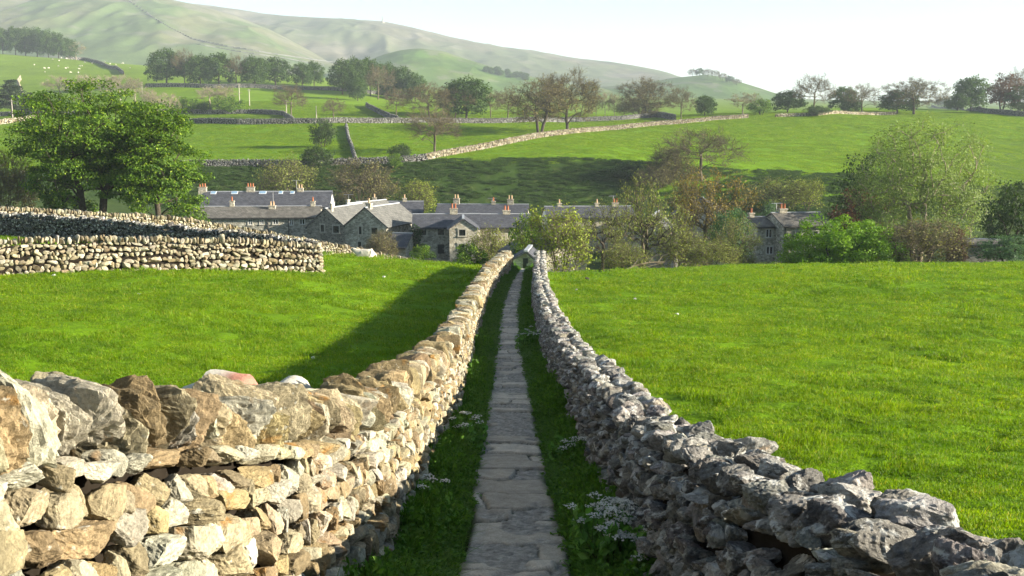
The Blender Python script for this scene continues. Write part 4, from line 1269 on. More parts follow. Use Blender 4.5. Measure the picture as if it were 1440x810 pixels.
def add_aerial(root, x, y, z, h=1.6, L=1.5, rz=.3):
    a = MB(); a.tube([(0, 0, 0), (0, 0, h)], [.035, .03], 6)
    c, s = math.cos(rz), math.sin(rz)
    a.tube([(-L / 2 * c, -L / 2 * s, h), (L / 2 * c, L / 2 * s, h)], [.025, .025], 5)
    for t in np.linspace(-.45, .45, 7):
        cx, cy = t * L * c, t * L * s
        a.tube([(cx + s * .28, cy - c * .28, h), (cx - s * .28, cy + c * .28, h)], [.016, .016], 4)
    o = a.build('aerial', M('alu'), root, usecol=False); o.location = (x, y, z)

def house(label, pxl, pxr, r_ridge, r_eave, d, depth, rot=0.0, wall='house_grey', roof='slate', gable_mat=None, chim=(), wins=(), sky=(), aer=(), pipes=(), front='eave', doors=(), name='cottage', cat='cottage', group='stone houses of the village', overl=.15, side_wins=(), pots='terracotta', asym=0.0):
    """front='eave': the long side with the gutter faces the lane, ridge left to right. front='gable': the gable faces the lane, ridge running back."""
    xl, xr = at(pxl, r_eave, d)[0], at(pxr, r_eave, d)[0]
    cr_, sr_ = math.cos(rot), math.sin(rot)
    W = (xr - xl) / cr_ if front == 'eave' else (xr - xl)
    cx = (xl + xr) / 2
    zb = float(min(terrain(cx, d), terrain(cx, d + depth), terrain(xl, d), terrain(xr, d))) - .6
    He = float(zrow(r_eave, d)) - zb
    dr = d + (depth / 2 * cr_ if front == 'eave' else 0)
    Hr = float(zrow(r_ridge, dr)) - zb
    root = empty(name, (cx, d, zb), rot)
    tag(root, label, cat, group, 'thing')
    h2 = W / 2; D = depth
    if front == 'eave':
        V = [(-h2, 0, 0), (h2, 0, 0), (h2, D, 0), (-h2, D, 0), (-h2, 0, He), (h2, 0, He), (h2, D, He), (-h2, D, He), (-h2, D / 2, Hr - .02), (h2, D / 2, Hr - .02)]
        Q = [[0, 1, 5, 4], [2, 3, 7, 6], [0, 3, 2, 1]]; Tg = [[1, 2, 6], [1, 6, 5], [5, 6, 9], [3, 0, 4], [3, 4, 7], [7, 4, 8]]
    else:
        ax = asym * W
        V = [(-h2, 0, 0), (h2, 0, 0), (h2, D, 0), (-h2, D, 0), (-h2, 0, He), (h2, 0, He), (h2, D, He), (-h2, D, He), (ax, 0, Hr - .02), (ax, D, Hr - .02)]
        Q = [[0, 1, 5, 4], [2, 3, 7, 6], [0, 3, 2, 1], [1, 2, 6, 5], [3, 0, 4, 7]]; Tg = [[4, 5, 8], [6, 7, 9]]
    nq = len(Q)
    mi = [0] * (nq + len(Tg))
    mats = [M(wall)]
    if gable_mat:
        mats.append(M(gable_mat))
        for i in range(len(Tg)): mi[nq + i] = 1
    obj('wall', mesh('wall', V, [np.array(Q), np.array(Tg)], mats, None, False, mi), root)
    o_ = overl; sl = (Hr - He) / (D / 2 if front == 'eave' else W / 2)
    if front == 'eave':
        ov = .28
        slabs = [((-h2 - o_, -ov, He - ov * sl), (h2 + o_, -ov, He - ov * sl), (h2 + o_, D / 2, Hr), (-h2 - o_, D / 2, Hr)),
                 ((h2 + o_, D + ov, He - ov * sl), (-h2 - o_, D + ov, He - ov * sl), (-h2 - o_, D / 2, Hr), (h2 + o_, D / 2, Hr))]
    else:
        ov = .25; ax = asym * W
        s1 = (Hr - He) / (h2 + ax); s2 = (Hr - He) / (h2 - ax)
        slabs = [((-h2 - ov, D + o_, He - ov * s1), (-h2 - ov, -o_, He - ov * s1), (ax, -o_, Hr), (ax, D + o_, Hr)),
                 ((h2 + ov, -o_, He - ov * s2), (h2 + ov, D + o_, He - ov * s2), (ax, D + o_, Hr), (ax, -o_, Hr))]
    ro = obj('roof', roof_mesh(slabs, M(roof)), root)
    # ridge tiles
    rt = MB()
    if front == 'eave': rt.box((0, D / 2, Hr + .13), (W + 2 * o_, .28, .12))
    else: rt.box((asym * W, D / 2, Hr + .13), (.28, D + 2 * o_, .12))
    rt.build('ridge_tile', M('lead'), ro, usecol=False)
    if front == 'eave':
        gt = MB(); gt.box((0, -.36, He - .28 * sl - .02), (W + .1, .12, .12)); gt.build('gutter', M('iron'), root, usecol=False)
    lx = lambda px, row: (at(px, row, d)[0] - cx) / (cr_ if front == 'eave' else 1)
    for (px, row, wp, hp, st) in wins:
        add_window(root, lx(px, row), float(zrow(row, d)) - zb, wp / F * d, hp / F * d, st)
    for (y0, z0, w0, h0) in side_wins:
        add_window(root, h2, z0, w0, h0, 'dark', y0, R(90))
    for (px, row, wp, hp) in doors:
        db = MB(); db.box((0, -.01, 0), (wp / F * d, .06, hp / F * d)); o = db.build('door', M('door'), root, usecol=False)
        o.location = (lx(px, row), 0, float(zrow(row, d)) - zb)
        hb = MB(); hb.box((wp / F * d * .36, -.07, 0), (.05, .08, .14)); hb.build('handle', M('alu'), o, usecol=False)
    for px in pipes:
        pm = MB(); pm.tube([(0, 0, 0), (0, 0, He - .1)], [.07, .07], 6); o = pm.build('drainpipe', M('iron'), root, usecol=False); o.location = (lx(px, r_eave), -.09, 0)
    for c in chim:
        px, rtop, n = c[:3]; yy = c[3] if len(c) > 3 else (D / 2 if front == 'eave' else 1.0)
        dd = d + yy
        zt = float(zrow(rtop, dd)) - zb
        xx = (at(px, rtop, dd)[0] - cx) / (cr_ if front == 'eave' else 1) if front == 'eave' else at(px, rtop, dd)[0] - cx
        zr = Hr - (abs(yy - D / 2) * sl if front == 'eave' else 0)
        add_chimney(root, xx, yy, zr, .62 + .34 * (n - 1), .62, max(zt - zr - (.55 if n else 0), .6), n, c[4] if len(c) > 4 else pots)
    for (px, row, wp) in sky:
        f = (float(zrow(row, d)) - zb - He) / (Hr - He); f = min(max((f + .25), .15), .9)
        # point on the front slope
        yy = f * D / 2; z = He + f * (Hr - He); dd = d + yy
        s = MB(); a = math.atan(sl); Mx = np.array(Matrix.Rotation(a, 3, 'X'))
        s.box((0, 0, .16), (wp / F * dd, .9, .10), M=Mx); o = s.build('skylight', M('paint_white'), ro, usecol=False)
        s = MB(); s.box(np.array(Mx) @ np.array([0, 0, .0]) + np.array([0, 0, .18]), (wp / F * dd - .16, .74, .11), M=Mx)
        g_ = s.build('glass', M('glass_sky'), o, usecol=False)
        o.location = (at(px, row, dd)[0] - cx, yy, z)
    for (px, row) in aer:
        yy = D / 2 if front == 'eave' else 1.2
        dd = d + yy; add_aerial(root, at(px, row, dd)[0] - cx, yy + .5, Hr - .3, max(float(zrow(row, dd)) - zb - Hr + .3, .8))
    return root

house('long upper slate terrace with a white gable and five rooflights', 284, 462, 270, 291, 163, 8.0, R(4), 'house_grey', 'slate', 'render_white', chim=[(289, 258, 3), (355, 258, 3), (424, 260, 2, 4, 'terracotta_buff')], sky=[(304, 276, 8), (333, 276, 9), (372, 277, 10), (397, 276, 6), (413, 276, 6)], aer=[(418, 254)])
house('lower stone slate terrace with white windows in front of the upper one', 266, 446, 291, 306, 146, 7.0, R(4), 'house_grey', 'stone_slate', None,
      chim=[(329, 277, 1), (384, 284, 2, 2.6, 'terracotta_buff'), (441, 278, 1)], wins=[(352, 312, 5, 8, 'white2'), (368, 312, 5, 7, 'white2'), (387, 312, 7, 7, 'white2'), (409, 313, 5, 8, 'white2'), (424, 312, 7, 8, 'white2')], pipes=[376, 405], aer=[(385, 270)])
house('dark stone gabled cottage joined to the end of the lower terrace', 429, 489, 294, 320, 137, 12, R(-16), 'house_dark', 'pale_slate', None, chim=[(464, 286, 0, 1.0)], wins=[(453, 321, 5, 10, 'dark'), (474, 322, 9, 10, 'dark')], front='gable', asym=-.02)
house('pale roofed cottage half hidden between the two gabled ones', 466, 511, 287, 308, 148, 11, R(-24), 'house_dark', 'pale_slate', None, chim=[(485, 281, 0, 1.0)], front='gable', aer=[(482, 274)])
house('stone gabled cottage with square windows right of the dark one', 482, 546, 293, 318, 124, 10, R(-18), 'house_grey', 'pale_slate', None, chim=[(516, 286, 1, .9, 'terracotta_buff')],
      wins=[(506, 324, 4, 11, 'dark'), (528, 324, 9, 9, 'dark'), (528, 345, 9, 9, 'dark'), (505, 344, 5, 8, 'dark')], front='gable', side_wins=[(3.2, 3.6, .9, 1.1)])
house('little slate roofed shed beside the gabled cottage', 545, 571, 329, 347, 119, 4.5, R(-12), 'house_tan', 'slate', None, name='shed', cat='shed', group=None)
house('middle slate terrace with a sunlit gable and two chimneys', 500, 594, 284, 302, 160, 8, R(4), 'house_tan', 'slate', 'house_tan', chim=[(529, 273, 1, 4, 'terracotta_buff'), (571, 274, 1, 4, 'terracotta_buff')], wins=[(552, 306, 7, 8, 'dark'), (566, 306, 5, 8, 'dark')])
house('front cottage with ivy and a tall chimney beside a projecting gable', 581, 675, 302, 320, 122, 8, R(4), 'house_grey', 'slate', 'house_tan', chim=[(641, 287, 2)],
      wins=[(595, 326, 9, 9, 'dark'), (620, 326, 9, 9, 'dark'), (595, 347, 9, 9, 'dark'), (645, 347, 6, 9, 'dark')], doors=[(620, 350, 9, 13)])
house('small projecting stone gable on the front cottage', 632, 671, 309, 322, 117.6, 6, R(3), 'house_tan', 'slate', None, wins=[(650, 327, 9, 9, 'dark'), (649, 347, 8, 8, 'dark')], front='gable')
house('upper right slate terrace with a lit gable and three chimneys', 612, 741, 288, 303, 156, 8, R(-3), 'house_tan', 'slate', 'house_tan', chim=[(640, 274, 2, 4, 'terracotta_buff'), (692, 278, 1), (716, 275, 2, 4, 'terracotta_buff')], aer=[(690, 279)])
house('slate roofed cottage right of the projecting gable', 675, 748, 302, 320, 128, 8, R(4), 'house_tan', 'slate', None, chim=[(715, 291, 2)], wins=[(696, 326, 9, 9, 'white2'), (694, 346, 9, 9, 'dark'), (728, 327, 8, 9, 'dark')])
house('right slate terrace with cream walls behind the thicket', 770, 894, 291, 306, 150, 8, R(4), 'house_tan', 'slate', 'render_white', chim=[(789, 282, 1, 4, 'terracotta_buff'), (842, 281, 1, 4, 'terracotta_buff'), (868, 280, 2)], wins=[(865, 311, 8, 8, 'dark'), (879, 311, 6, 8, 'dark'), (832, 312, 6, 8, 'dark'), (806, 312, 7, 8, 'dark')], aer=[(866, 276)])
house('tan stone barn with a sloping gable among the village trees', 886, 946, 304, 333, 128, 9, R(-14), 'house_tan', 'pale_slate', None, front='gable', wins=[(905, 330, 6, 8, 'dark')], name='barn', cat='barn', group=None)
house('tall gabled house hidden behind the rust brown tree', 945, 1032, 283, 306, 140, 9, R(-10), 'house_tan', 'slate', None, front='gable', wins=[(975, 312, 7, 9, 'dark'), (1004, 312, 7, 9, 'dark')])
house('small left-hand cottage of the right pair beside the thicket', 1064, 1101, 306, 319, 121, 6.5, R(8), 'house_grey', 'stone_slate', None, wins=[(1081, 328, 9, 12, 'white2'), (1082, 352, 10, 11, 'white2')], chim=[(1061, 298, 1)])
house('taller right-hand cottage with a red chimney pot behind the domed bush', 1101, 1172, 300, 318, 119, 7.5, R(8), 'house_grey', 'stone_slate', None, wins=[(1122, 331, 9, 13, 'sash'), (1147, 331, 8, 12, 'sash'), (1122, 354, 9, 11, 'sash')], chim=[(1106, 288, 2)], pipes=[1103], aer=[(1099, 286)])
house('low dark stone shed at the right edge beyond the field', 1361, 1420, 338, 344, 92, 5, R(-4), 'house_dark', 'stone_slate', None, name='shed', cat='shed', group=None)
house('small gabled stone hut with an open doorway at the end of the lane', 718, 754, 355.5, 368, 66, 3.5, R(-6), 'house_tan', 'slate', None, front='gable', doors=[(739, 372, 7, 18)], name='hut', cat='hut', group=None, asym=.1)
house('cream stone barn gable behind the end of the right lane wall', 752, 829, 345, 365, 80, 8, R(22), 'house_tan', 'stone_slate', None, front='gable', name='barn', cat='barn', group=None)
# ivy on the front cottage
def ivy():
    g = np.random.default_rng(4)
    c = at(586, 336, 121.7); n = 900
    x = g.uniform(-1, 1, n); z = g.uniform(-1, 1, n) 
    keep = (np.abs(x) < .75 + .25 * np.sin(z * 4)) & (np.abs(z) < .9 - .2 * x)
    C = np.c_[c[0] + x * .75, c[1] - .05 + g.normal(0, .08, n) - .15, c[2] + z * 1.9][keep]
    V, Q, CC = leaves(C, .13, np.tile([0, -1.0, 0], (len(C), 1)), np.array([(.03, .07, .015)]) * g.uniform(.6, 1.5, (len(C), 1)), g)
    tag(obj('ivy', mesh('ivy', V, [Q], M('leaf'), CC)), 'ivy climbing the left corner of the front cottage', 'ivy', None, 'thing')
ivy()
# ------------------------------------------------------------------ grass and verge plants (instanced tufts)
def blade_mat():
    n = NT('meadow_grass'); P = n.pos(); c = n.attr()
    c = n.mix(1, c, n.ramp(n.noise(P, .33, 5, .65), [(.3, (.62, .74, .7)), (.7, (1.36, 1.2, 1.15))]), 'MULTIPLY')
    c = n.mix(1, c, n.ramp(n.noise(P, 2.3, 3, .6), [(.3, (.70, .78, .8)), (.7, (1.28, 1.15, 1.0))]), 'MULTIPLY')
    d = n.bsdf(c, .55, spec=.25)
    t = n.n('ShaderNodeBsdfTranslucent'); n.l(n.mix(1.0, c, (1.35, 1.3, .6), 'MULTIPLY'), t.inputs['Color'])
    mx = n.n('ShaderNodeMixShader'); mx.inputs[0].default_value = .5
    n.l(d, mx.inputs[1]); n.l(t.outputs[0], mx.inputs[2])
    return n.done(mx.outputs[0])
MATS['meadow'] = blade_mat()
MATS['herb_rough'] = leafy('rough_grass_blade', .3)

def blades_patch(seed, n, size, h, wdt, cols, bend=.5):
    g = np.random.default_rng(seed)
    r = size * .5 * np.sqrt(g.random(n)) * 1.15; a = g.uniform(0, 6.283, n)
    b = np.c_[r * np.cos(a), r * np.sin(a), np.full(n, -.015)]
    hh = h * g.uniform(.45, 1.25, n); ang = g.uniform(0, 6.283, n)
    d = np.c_[np.cos(ang), np.sin(ang), np.zeros(n)]
    s = np.c_[-np.sin(ang), np.cos(ang), np.zeros(n)]
    k = g.uniform(.1, bend, n)[:, None] * hh[:, None]
    up = np.array([0, 0, 1.0])
    m = b + d * k * .35 + up * hh[:, None] * .6
    t = b + d * k * 1.1 + up * hh[:, None] * g.uniform(.85, 1.0, (n, 1))
    w_ = wdt * g.uniform(.7, 1.3, n)[:, None]
    V = np.stack([b - s * w_, b + s * w_, m + s * w_ * .8, m - s * w_ * .8, t], 1).reshape(-1, 3)
    i = np.arange(n)[:, None] * 5
    cols = np.asarray(cols, float); f = g.random((n, 1))
    c = (cols[0] * (1 - f) + cols[1] * f) * g.uniform(.8, 1.2, (n, 1))
    if len(cols) > 2:
        pk = g.random(n) < .06; c[pk] = cols[2]
    return V, (i + np.array([0, 1, 2, 3])), (i + np.array([3, 2, 4])), np.repeat(c, 5, 0)

def tuft_object(name, parts, mat):
    mb = MB()
    for V, Q, T, C in parts: mb.add(V, Q, T, C)
    V, f, C = mb.data()
    return bpy.data.objects.new(name, mesh(name, V, f, M(mat), C))

def scatter(name, label, pts, rot, scl, tufts, kind='stuff'):
    cl = bpy.data.collections.new(name + '_tufts')
    for t in tufts: cl.objects.link(t)
    me = bpy.data.meshes.new(name)
    me.vertices.add(len(pts)); me.vertices.foreach_set('co', np.asarray(pts, np.float32).ravel())
    for nm, dat in (('rot', rot), ('scl', scl)):
        a = me.attributes.new(nm, 'FLOAT_VECTOR', 'POINT'); a.data.foreach_set('vector', np.asarray(dat, np.float32).ravel())
    o = obj(name, me)
    tag(o, label, None, None, kind)
    ng = bpy.data.node_groups.new(name + '_nodes', 'GeometryNodeTree')
    ng.interface.new_socket('Geometry', in_out='INPUT', socket_type='NodeSocketGeometry')
    ng.interface.new_socket('Geometry', in_out='OUTPUT', socket_type='NodeSocketGeometry')
    N = ng.nodes; L = ng.links
    gi, go = N.new('NodeGroupInput'), N.new('NodeGroupOutput')
    ci = N.new('GeometryNodeCollectionInfo'); ci.inputs['Collection'].default_value = cl
    ci.inputs['Separate Children'].default_value = True; ci.inputs['Reset Children'].default_value = True
    ip = N.new('GeometryNodeInstanceOnPoints'); ip.inputs['Pick Instance'].default_value = True
    m2p = N.new('GeometryNodeMeshToPoints')
    ar = N.new('GeometryNodeInputNamedAttribute'); ar.data_type = 'FLOAT_VECTOR'; ar.inputs['Name'].default_value = 'rot'
    asx = N.new('GeometryNodeInputNamedAttribute'); asx.data_type = 'FLOAT_VECTOR'; asx.inputs['Name'].default_value = 'scl'
    e2r = N.new('FunctionNodeEulerToRotation')
    L.new(gi.outputs[0], m2p.inputs[0]); L.new(m2p.outputs[0], ip.inputs['Points'])
    L.new(ci.outputs[0], ip.inputs['Instance'])
    L.new(ar.outputs['Attribute'], e2r.inputs[0]); L.new(e2r.outputs[0], ip.inputs['Rotation'])
    L.new(asx.outputs['Attribute'], ip.inputs['Scale'])
    L.new(ip.outputs[0], go.inputs[0])
    md = o.modifiers.new('scatter', 'NODES'); md.node_group = ng
    return o

GC_ = [(.112, .216, .003), (.190, .315, .006), (.31, .33, .05)]
field_tufts = [tuft_object('grass_tuft', [blades_patch(60 + i, 360, .55, .040, .0042, GC_, 1.2)], 'meadow') for i in range(5)]
def field_points(side, seed):
    g = np.random.default_rng(seed); P, S = [], []
    for y0 in np.arange(4.0, 78, 2.0):
        y1 = y0 + 2.0; ym = (y0 + y1) / 2
        s = float(np.clip(ym / 14, .8, 3.6))
        xmax = .62 * ym + 2.0
        xm = 1.0
        n = int((xmax - xm) * 2.0 * 13 / s ** 2)
        x = g.uniform(xm, xmax, n); y = g.uniform(y0, y1, n)
        if side > 0: ok = x > np.interp(y, WR_D, WR_X) + .62
        else:
            ok = x > -np.interp(y, WL_D, WL_X) + .60
            ok &= y < 63
        ok &= ~((y > 57) & (x < 6.5) & (side > 0)) 
        P.append(np.c_[x * side, y][ok]); S.append(np.full(ok.sum(), s))
    P = np.concatenate(P); S = np.concatenate(S)
    z = terrain(P[:, 0], P[:, 1])
    lump = fbm2(P[:, 0] / 1.1, P[:, 1] / 1.1, 17, 3)
    tus = sstep(.30, .60, fbm2(P[:, 0] / .75, P[:, 1] / .75, 19, 2))
    hz = S ** .55 * (1 + .6 * lump + 1.3 * tus) * g.uniform(.75, 1.25, len(P))
    rot = np.c_[g.normal(0, .06, len(P)), g.normal(0, .06, len(P)), g.uniform(0, 6.283, len(P))]
    return np.c_[P, z], rot, np.c_[S, S, np.clip(hz, .35, 4)]
scatter('grass', 'short sunlit sheep cropped grass of the right field', *field_points(1, 3), field_tufts)
scatter('grass', 'short sheep cropped grass of the left field crossed by the wall shadow', *field_points(-1, 4), field_tufts)

# rough grass on the bank, dark as its painted shade, and longer pasture beyond
BK = [(.034, .074, .010), (.058, .110, .016), (.12, .14, .04)]
bank_tufts = [tuft_object('rough_tuft', [blades_patch(160 + i, 260, 1.6, .26, .022, BK, 1.2)], 'herb_rough') for i in range(3)]
def bank_points():
    g = np.random.default_rng(41); n = 9000
    y = g.uniform(184, 218, n); u = g.uniform(-.36, .60, n); x = u * y
    ok = fbm2(x / 5, y / 3, 43, 2) > -.35
    P = np.c_[x, y][ok]; k = len(P)
    return np.c_[P, terrain(P[:, 0], P[:, 1])], np.c_[g.normal(0, .1, k), g.normal(0, .1, k), g.uniform(0, 6.28, k)], np.c_[np.ones((k, 2)) * g.uniform(.6, 1.5, (k, 1)), g.uniform(.4, 1.3, k)]
scatter('rough_grass', 'dark rough grass and tussocks on the steep bank above the village', *bank_points(), bank_tufts)
far_tufts = [tuft_object('pasture_tuft', [blades_patch(170 + i, 420, 4.2, .17, .035, GC_, 1.2)], 'meadow') for i in range(4)]
def far_points():
    g = np.random.default_rng(45); n = 15000
    y = np.sqrt(g.uniform(214 ** 2, 430 ** 2, n)); u = g.uniform(-.60, .60, n); x = u * y
    P = np.c_[x, y]; s = y / 300 * g.uniform(.8, 1.3, n)
    z = terrain(x, y) - .02
    lump = 1 + .6 * fbm2(x / 9, y / 9, 47, 2)
    # lie along the slope
    e = .8; sx = (terrain(x + e, y) - terrain(x - e, y)) / (2 * e); sy = (terrain(x, y + e) - terrain(x, y - e)) / (2 * e)
    return np.c_[P, z], np.c_[np.arctan(sy), -np.arctan(sx), np.zeros(n)], np.c_[s, s, s * lump]
scatter('grass', 'longer bright pasture grass on the slopes beyond the village', *far_points(), far_tufts)
# verge: long grass, nettles and cow parsley leaves
V_G = [(.06, .145, .012), (.14, .26, .022), (.20, .24, .04)]
V_L = [(.06, .155, .016), (.14, .27, .028)]
def herb(seed, n, h, ls, cols, spread=.16, fl=0):
    """upright stems carrying pairs of leaves"""
    g = np.random.default_rng(seed); out = []
    B = np.c_[g.normal(0, spread, n), g.normal(0, spread, n), np.zeros(n)]
    hh = h * g.uniform(.5, 1.15, n)
    top = B + np.c_[g.normal(0, .18, n) * hh, g.normal(0, .18, n) * hh, hh]
    V, Q = tubes(np.stack([B, (B + top) / 2 + g.normal(0, .01, (n, 3)), top], 1), np.tile([.004, .0035, .002], (n, 1)), 3)
    out.append((V, Q, None, np.tile(np.array([.07, .11, .025]), (len(V), 1))))
    C = []; O = []
    for t in np.linspace(.15, 1.0, 8):
        for sgn in range(3):
            a = g.uniform(0, 6.283, n); dd = np.c_[np.cos(a), np.sin(a), np.zeros(n)]
            C.append(B * (1 - t) + top * t + dd * ls * .8); O.append(dd)
    C = np.concatenate(C); O = np.concatenate(O)
    cols = np.asarray(cols); f = g.random((len(C), 1)); cc = (cols[0] * (1 - f) + cols[1] * f) * g.uniform(.75, 1.25, (len(C), 1))
    V, Q, CC = leaves(C, ls, O, cc, g, .6, .5)
    out.append((V, Q, None, CC))
    return out
MATS['herb'] = leafy('herb_leaf', .35)
verge_tufts = [tuft_object('verge_tuft', [blades_patch(80 + i, 150, .26, .30, .0045, V_G, .9)], 'herb') for i in range(2)] + \
              [tuft_object('verge_tuft', herb(90 + i, 16, .28, .030, V_L, .10) + [blades_patch(95 + i, 50, .26, .24, .005, V_G, .9)], 'herb') for i in range(3)]
def verge_points(side, seed):
    g = np.random.default_rng(seed); P, S = [], []
    for y0 in np.arange(3.5, 60, .5):
        s = float(np.clip(y0 / 22, .8, 1.2))
        n = int(46 / s ** 1.6)
        y = g.uniform(y0, y0 + .5, n); t = g.random(n) * .76
        if side < 0:
            wl = np.interp(y, WL_D, WL_X) - .02; pe = np.interp(y, PC_D, PC_X) - np.interp(y, PC_D, PC_W) + .01
        else:
            wl = np.interp(y, WR_D, WR_X) + .02; pe = np.interp(y, PC_D, PC_X) + np.interp(y, PC_D, PC_W) - .01
        x = wl + (pe - wl) * t
        # height: tallest near the wall, thin and low at the flags, in waves along the lane
        k = (1.0 - .88 * t) * (1 + .45 * vnoise2(y * .9, y * 0 + side * 5, 23)) * g.uniform(.7, 1.2, n)
        P.append(np.c_[x, y]); S.append(np.c_[np.full(n, s) * g.uniform(.7, 1.1, n), k])
    P = np.concatenate(P); S = np.concatenate(S)
    z = path_z(P[:, 1])
    rot = np.c_[g.normal(0, .14, len(P)), g.normal(0, .14, len(P)), g.uniform(0, 6.283, len(P))]
    return np.c_[P, z], rot, np.c_[S[:, 0], S[:, 0], np.clip(S[:, 1], .3, 1.6)]
scatter('verge_plants', 'dark lush nettles and long grass between the left wall and the path', *verge_points(-1, 6), verge_tufts)
scatter('verge_plants', 'shaded long grass and weeds between the path and the right wall', *verge_points(1, 7), verge_tufts)

MATS['petal'] = leafy('white_petal', .3, (1, 1, 1))
def cow_parsley(label, px, py, d, h, n, spread, seed, lit=1.0):
    g = np.random.default_rng(seed)
    x = at(px, py, d)[0]; loc = np.array([x, d, float(path_z(d))])
    root = empty('cow_parsley', loc, g.uniform(0, 6))
    tag(root, label, 'wildflower', 'white flowering plants on the lane verges', 'thing')
    mb = MB()
    for V, Q, T, C in herb(seed + 1, n * 2, h * .92, .042, [(.09, .22, .035), (.19, .36, .07)], spread * .8): mb.add(V, Q, T, C)
    B = np.c_[g.normal(0, spread * .6, n), g.normal(0, spread * .6, n), np.zeros(n)]
    top = B + np.c_[g.normal(0, .28, n) * h, g.normal(0, .28, n) * h, h * g.uniform(.75, 1.15, n)]
    V, Q = tubes(np.stack([B, (B * .45 + top * .55) + g.normal(0, .015, (n, 3)), top], 1), np.tile([.005, .004, .003], (n, 1)), 4)
    mb.add(V, Q, col=(.09, .15, .04))
    # rays of the umbels and florets
    fl = MB()
    for p in top:
        k = 11; a = np.arange(k) * 2.39996; r = .052 * np.sqrt((np.arange(k) + .5) / k) * g.uniform(.8, 1.2)
        e = p + np.c_[r * np.cos(a), r * np.sin(a), .035 - r * r * 4 + g.normal(0, .003, k)]
        V, Q = tubes(np.stack([np.tile(p, (k, 1)), e], 1), np.tile([.0015, .001], (k, 1)), 3)
        mb.add(V, Q, col=(.10, .16, .05))
        C = np.repeat(e, 6, 0) + g.normal(0, .0065, (k * 6, 3)) * np.array([1, 1, .5])
        V, Q, CC = leaves(C, .0075, np.zeros((len(C), 3)), np.array([[.84, .82, .72]]) * g.uniform(.85, 1.0, (len(C), 1)), g, 1.5, .9)
        fl.add(V, Q, col=CC)
    mb.build('stem', M('herb'), root)
    fl.build('flower', M('petal'), root)
cow_parsley('large bright green plant with white flowers at the foot of the right wall', 862, 800, 6.75, .44, 46, .17, 301)
cow_parsley('smaller white flowering plant at the bottom of the photo against the grey stones', 950, 800, 6.25, .46, 20, .11, 302)
cow_parsley('white flowering plant low beside the grey wall between the two brighter clumps', 912, 800, 6.45, .36, 16, .12, 307)
cow_parsley('white flowers against the foot of the right wall half way down the lane', 750, 490, 25.5, .50, 22, .22, 303)
cow_parsley('small white flowers in the verge below the sunlit wall near the photo bottom', 598, 760, 8.4, .36, 9, .12, 304)
cow_parsley('few white flowers in the left verge by a bend of the wall', 655, 640, 11.6, .40, 9, .12, 305)
cow_parsley('sparse white flowers in the shaded right verge near the path', 795, 650, 10.8, .28, 6, .1, 306)

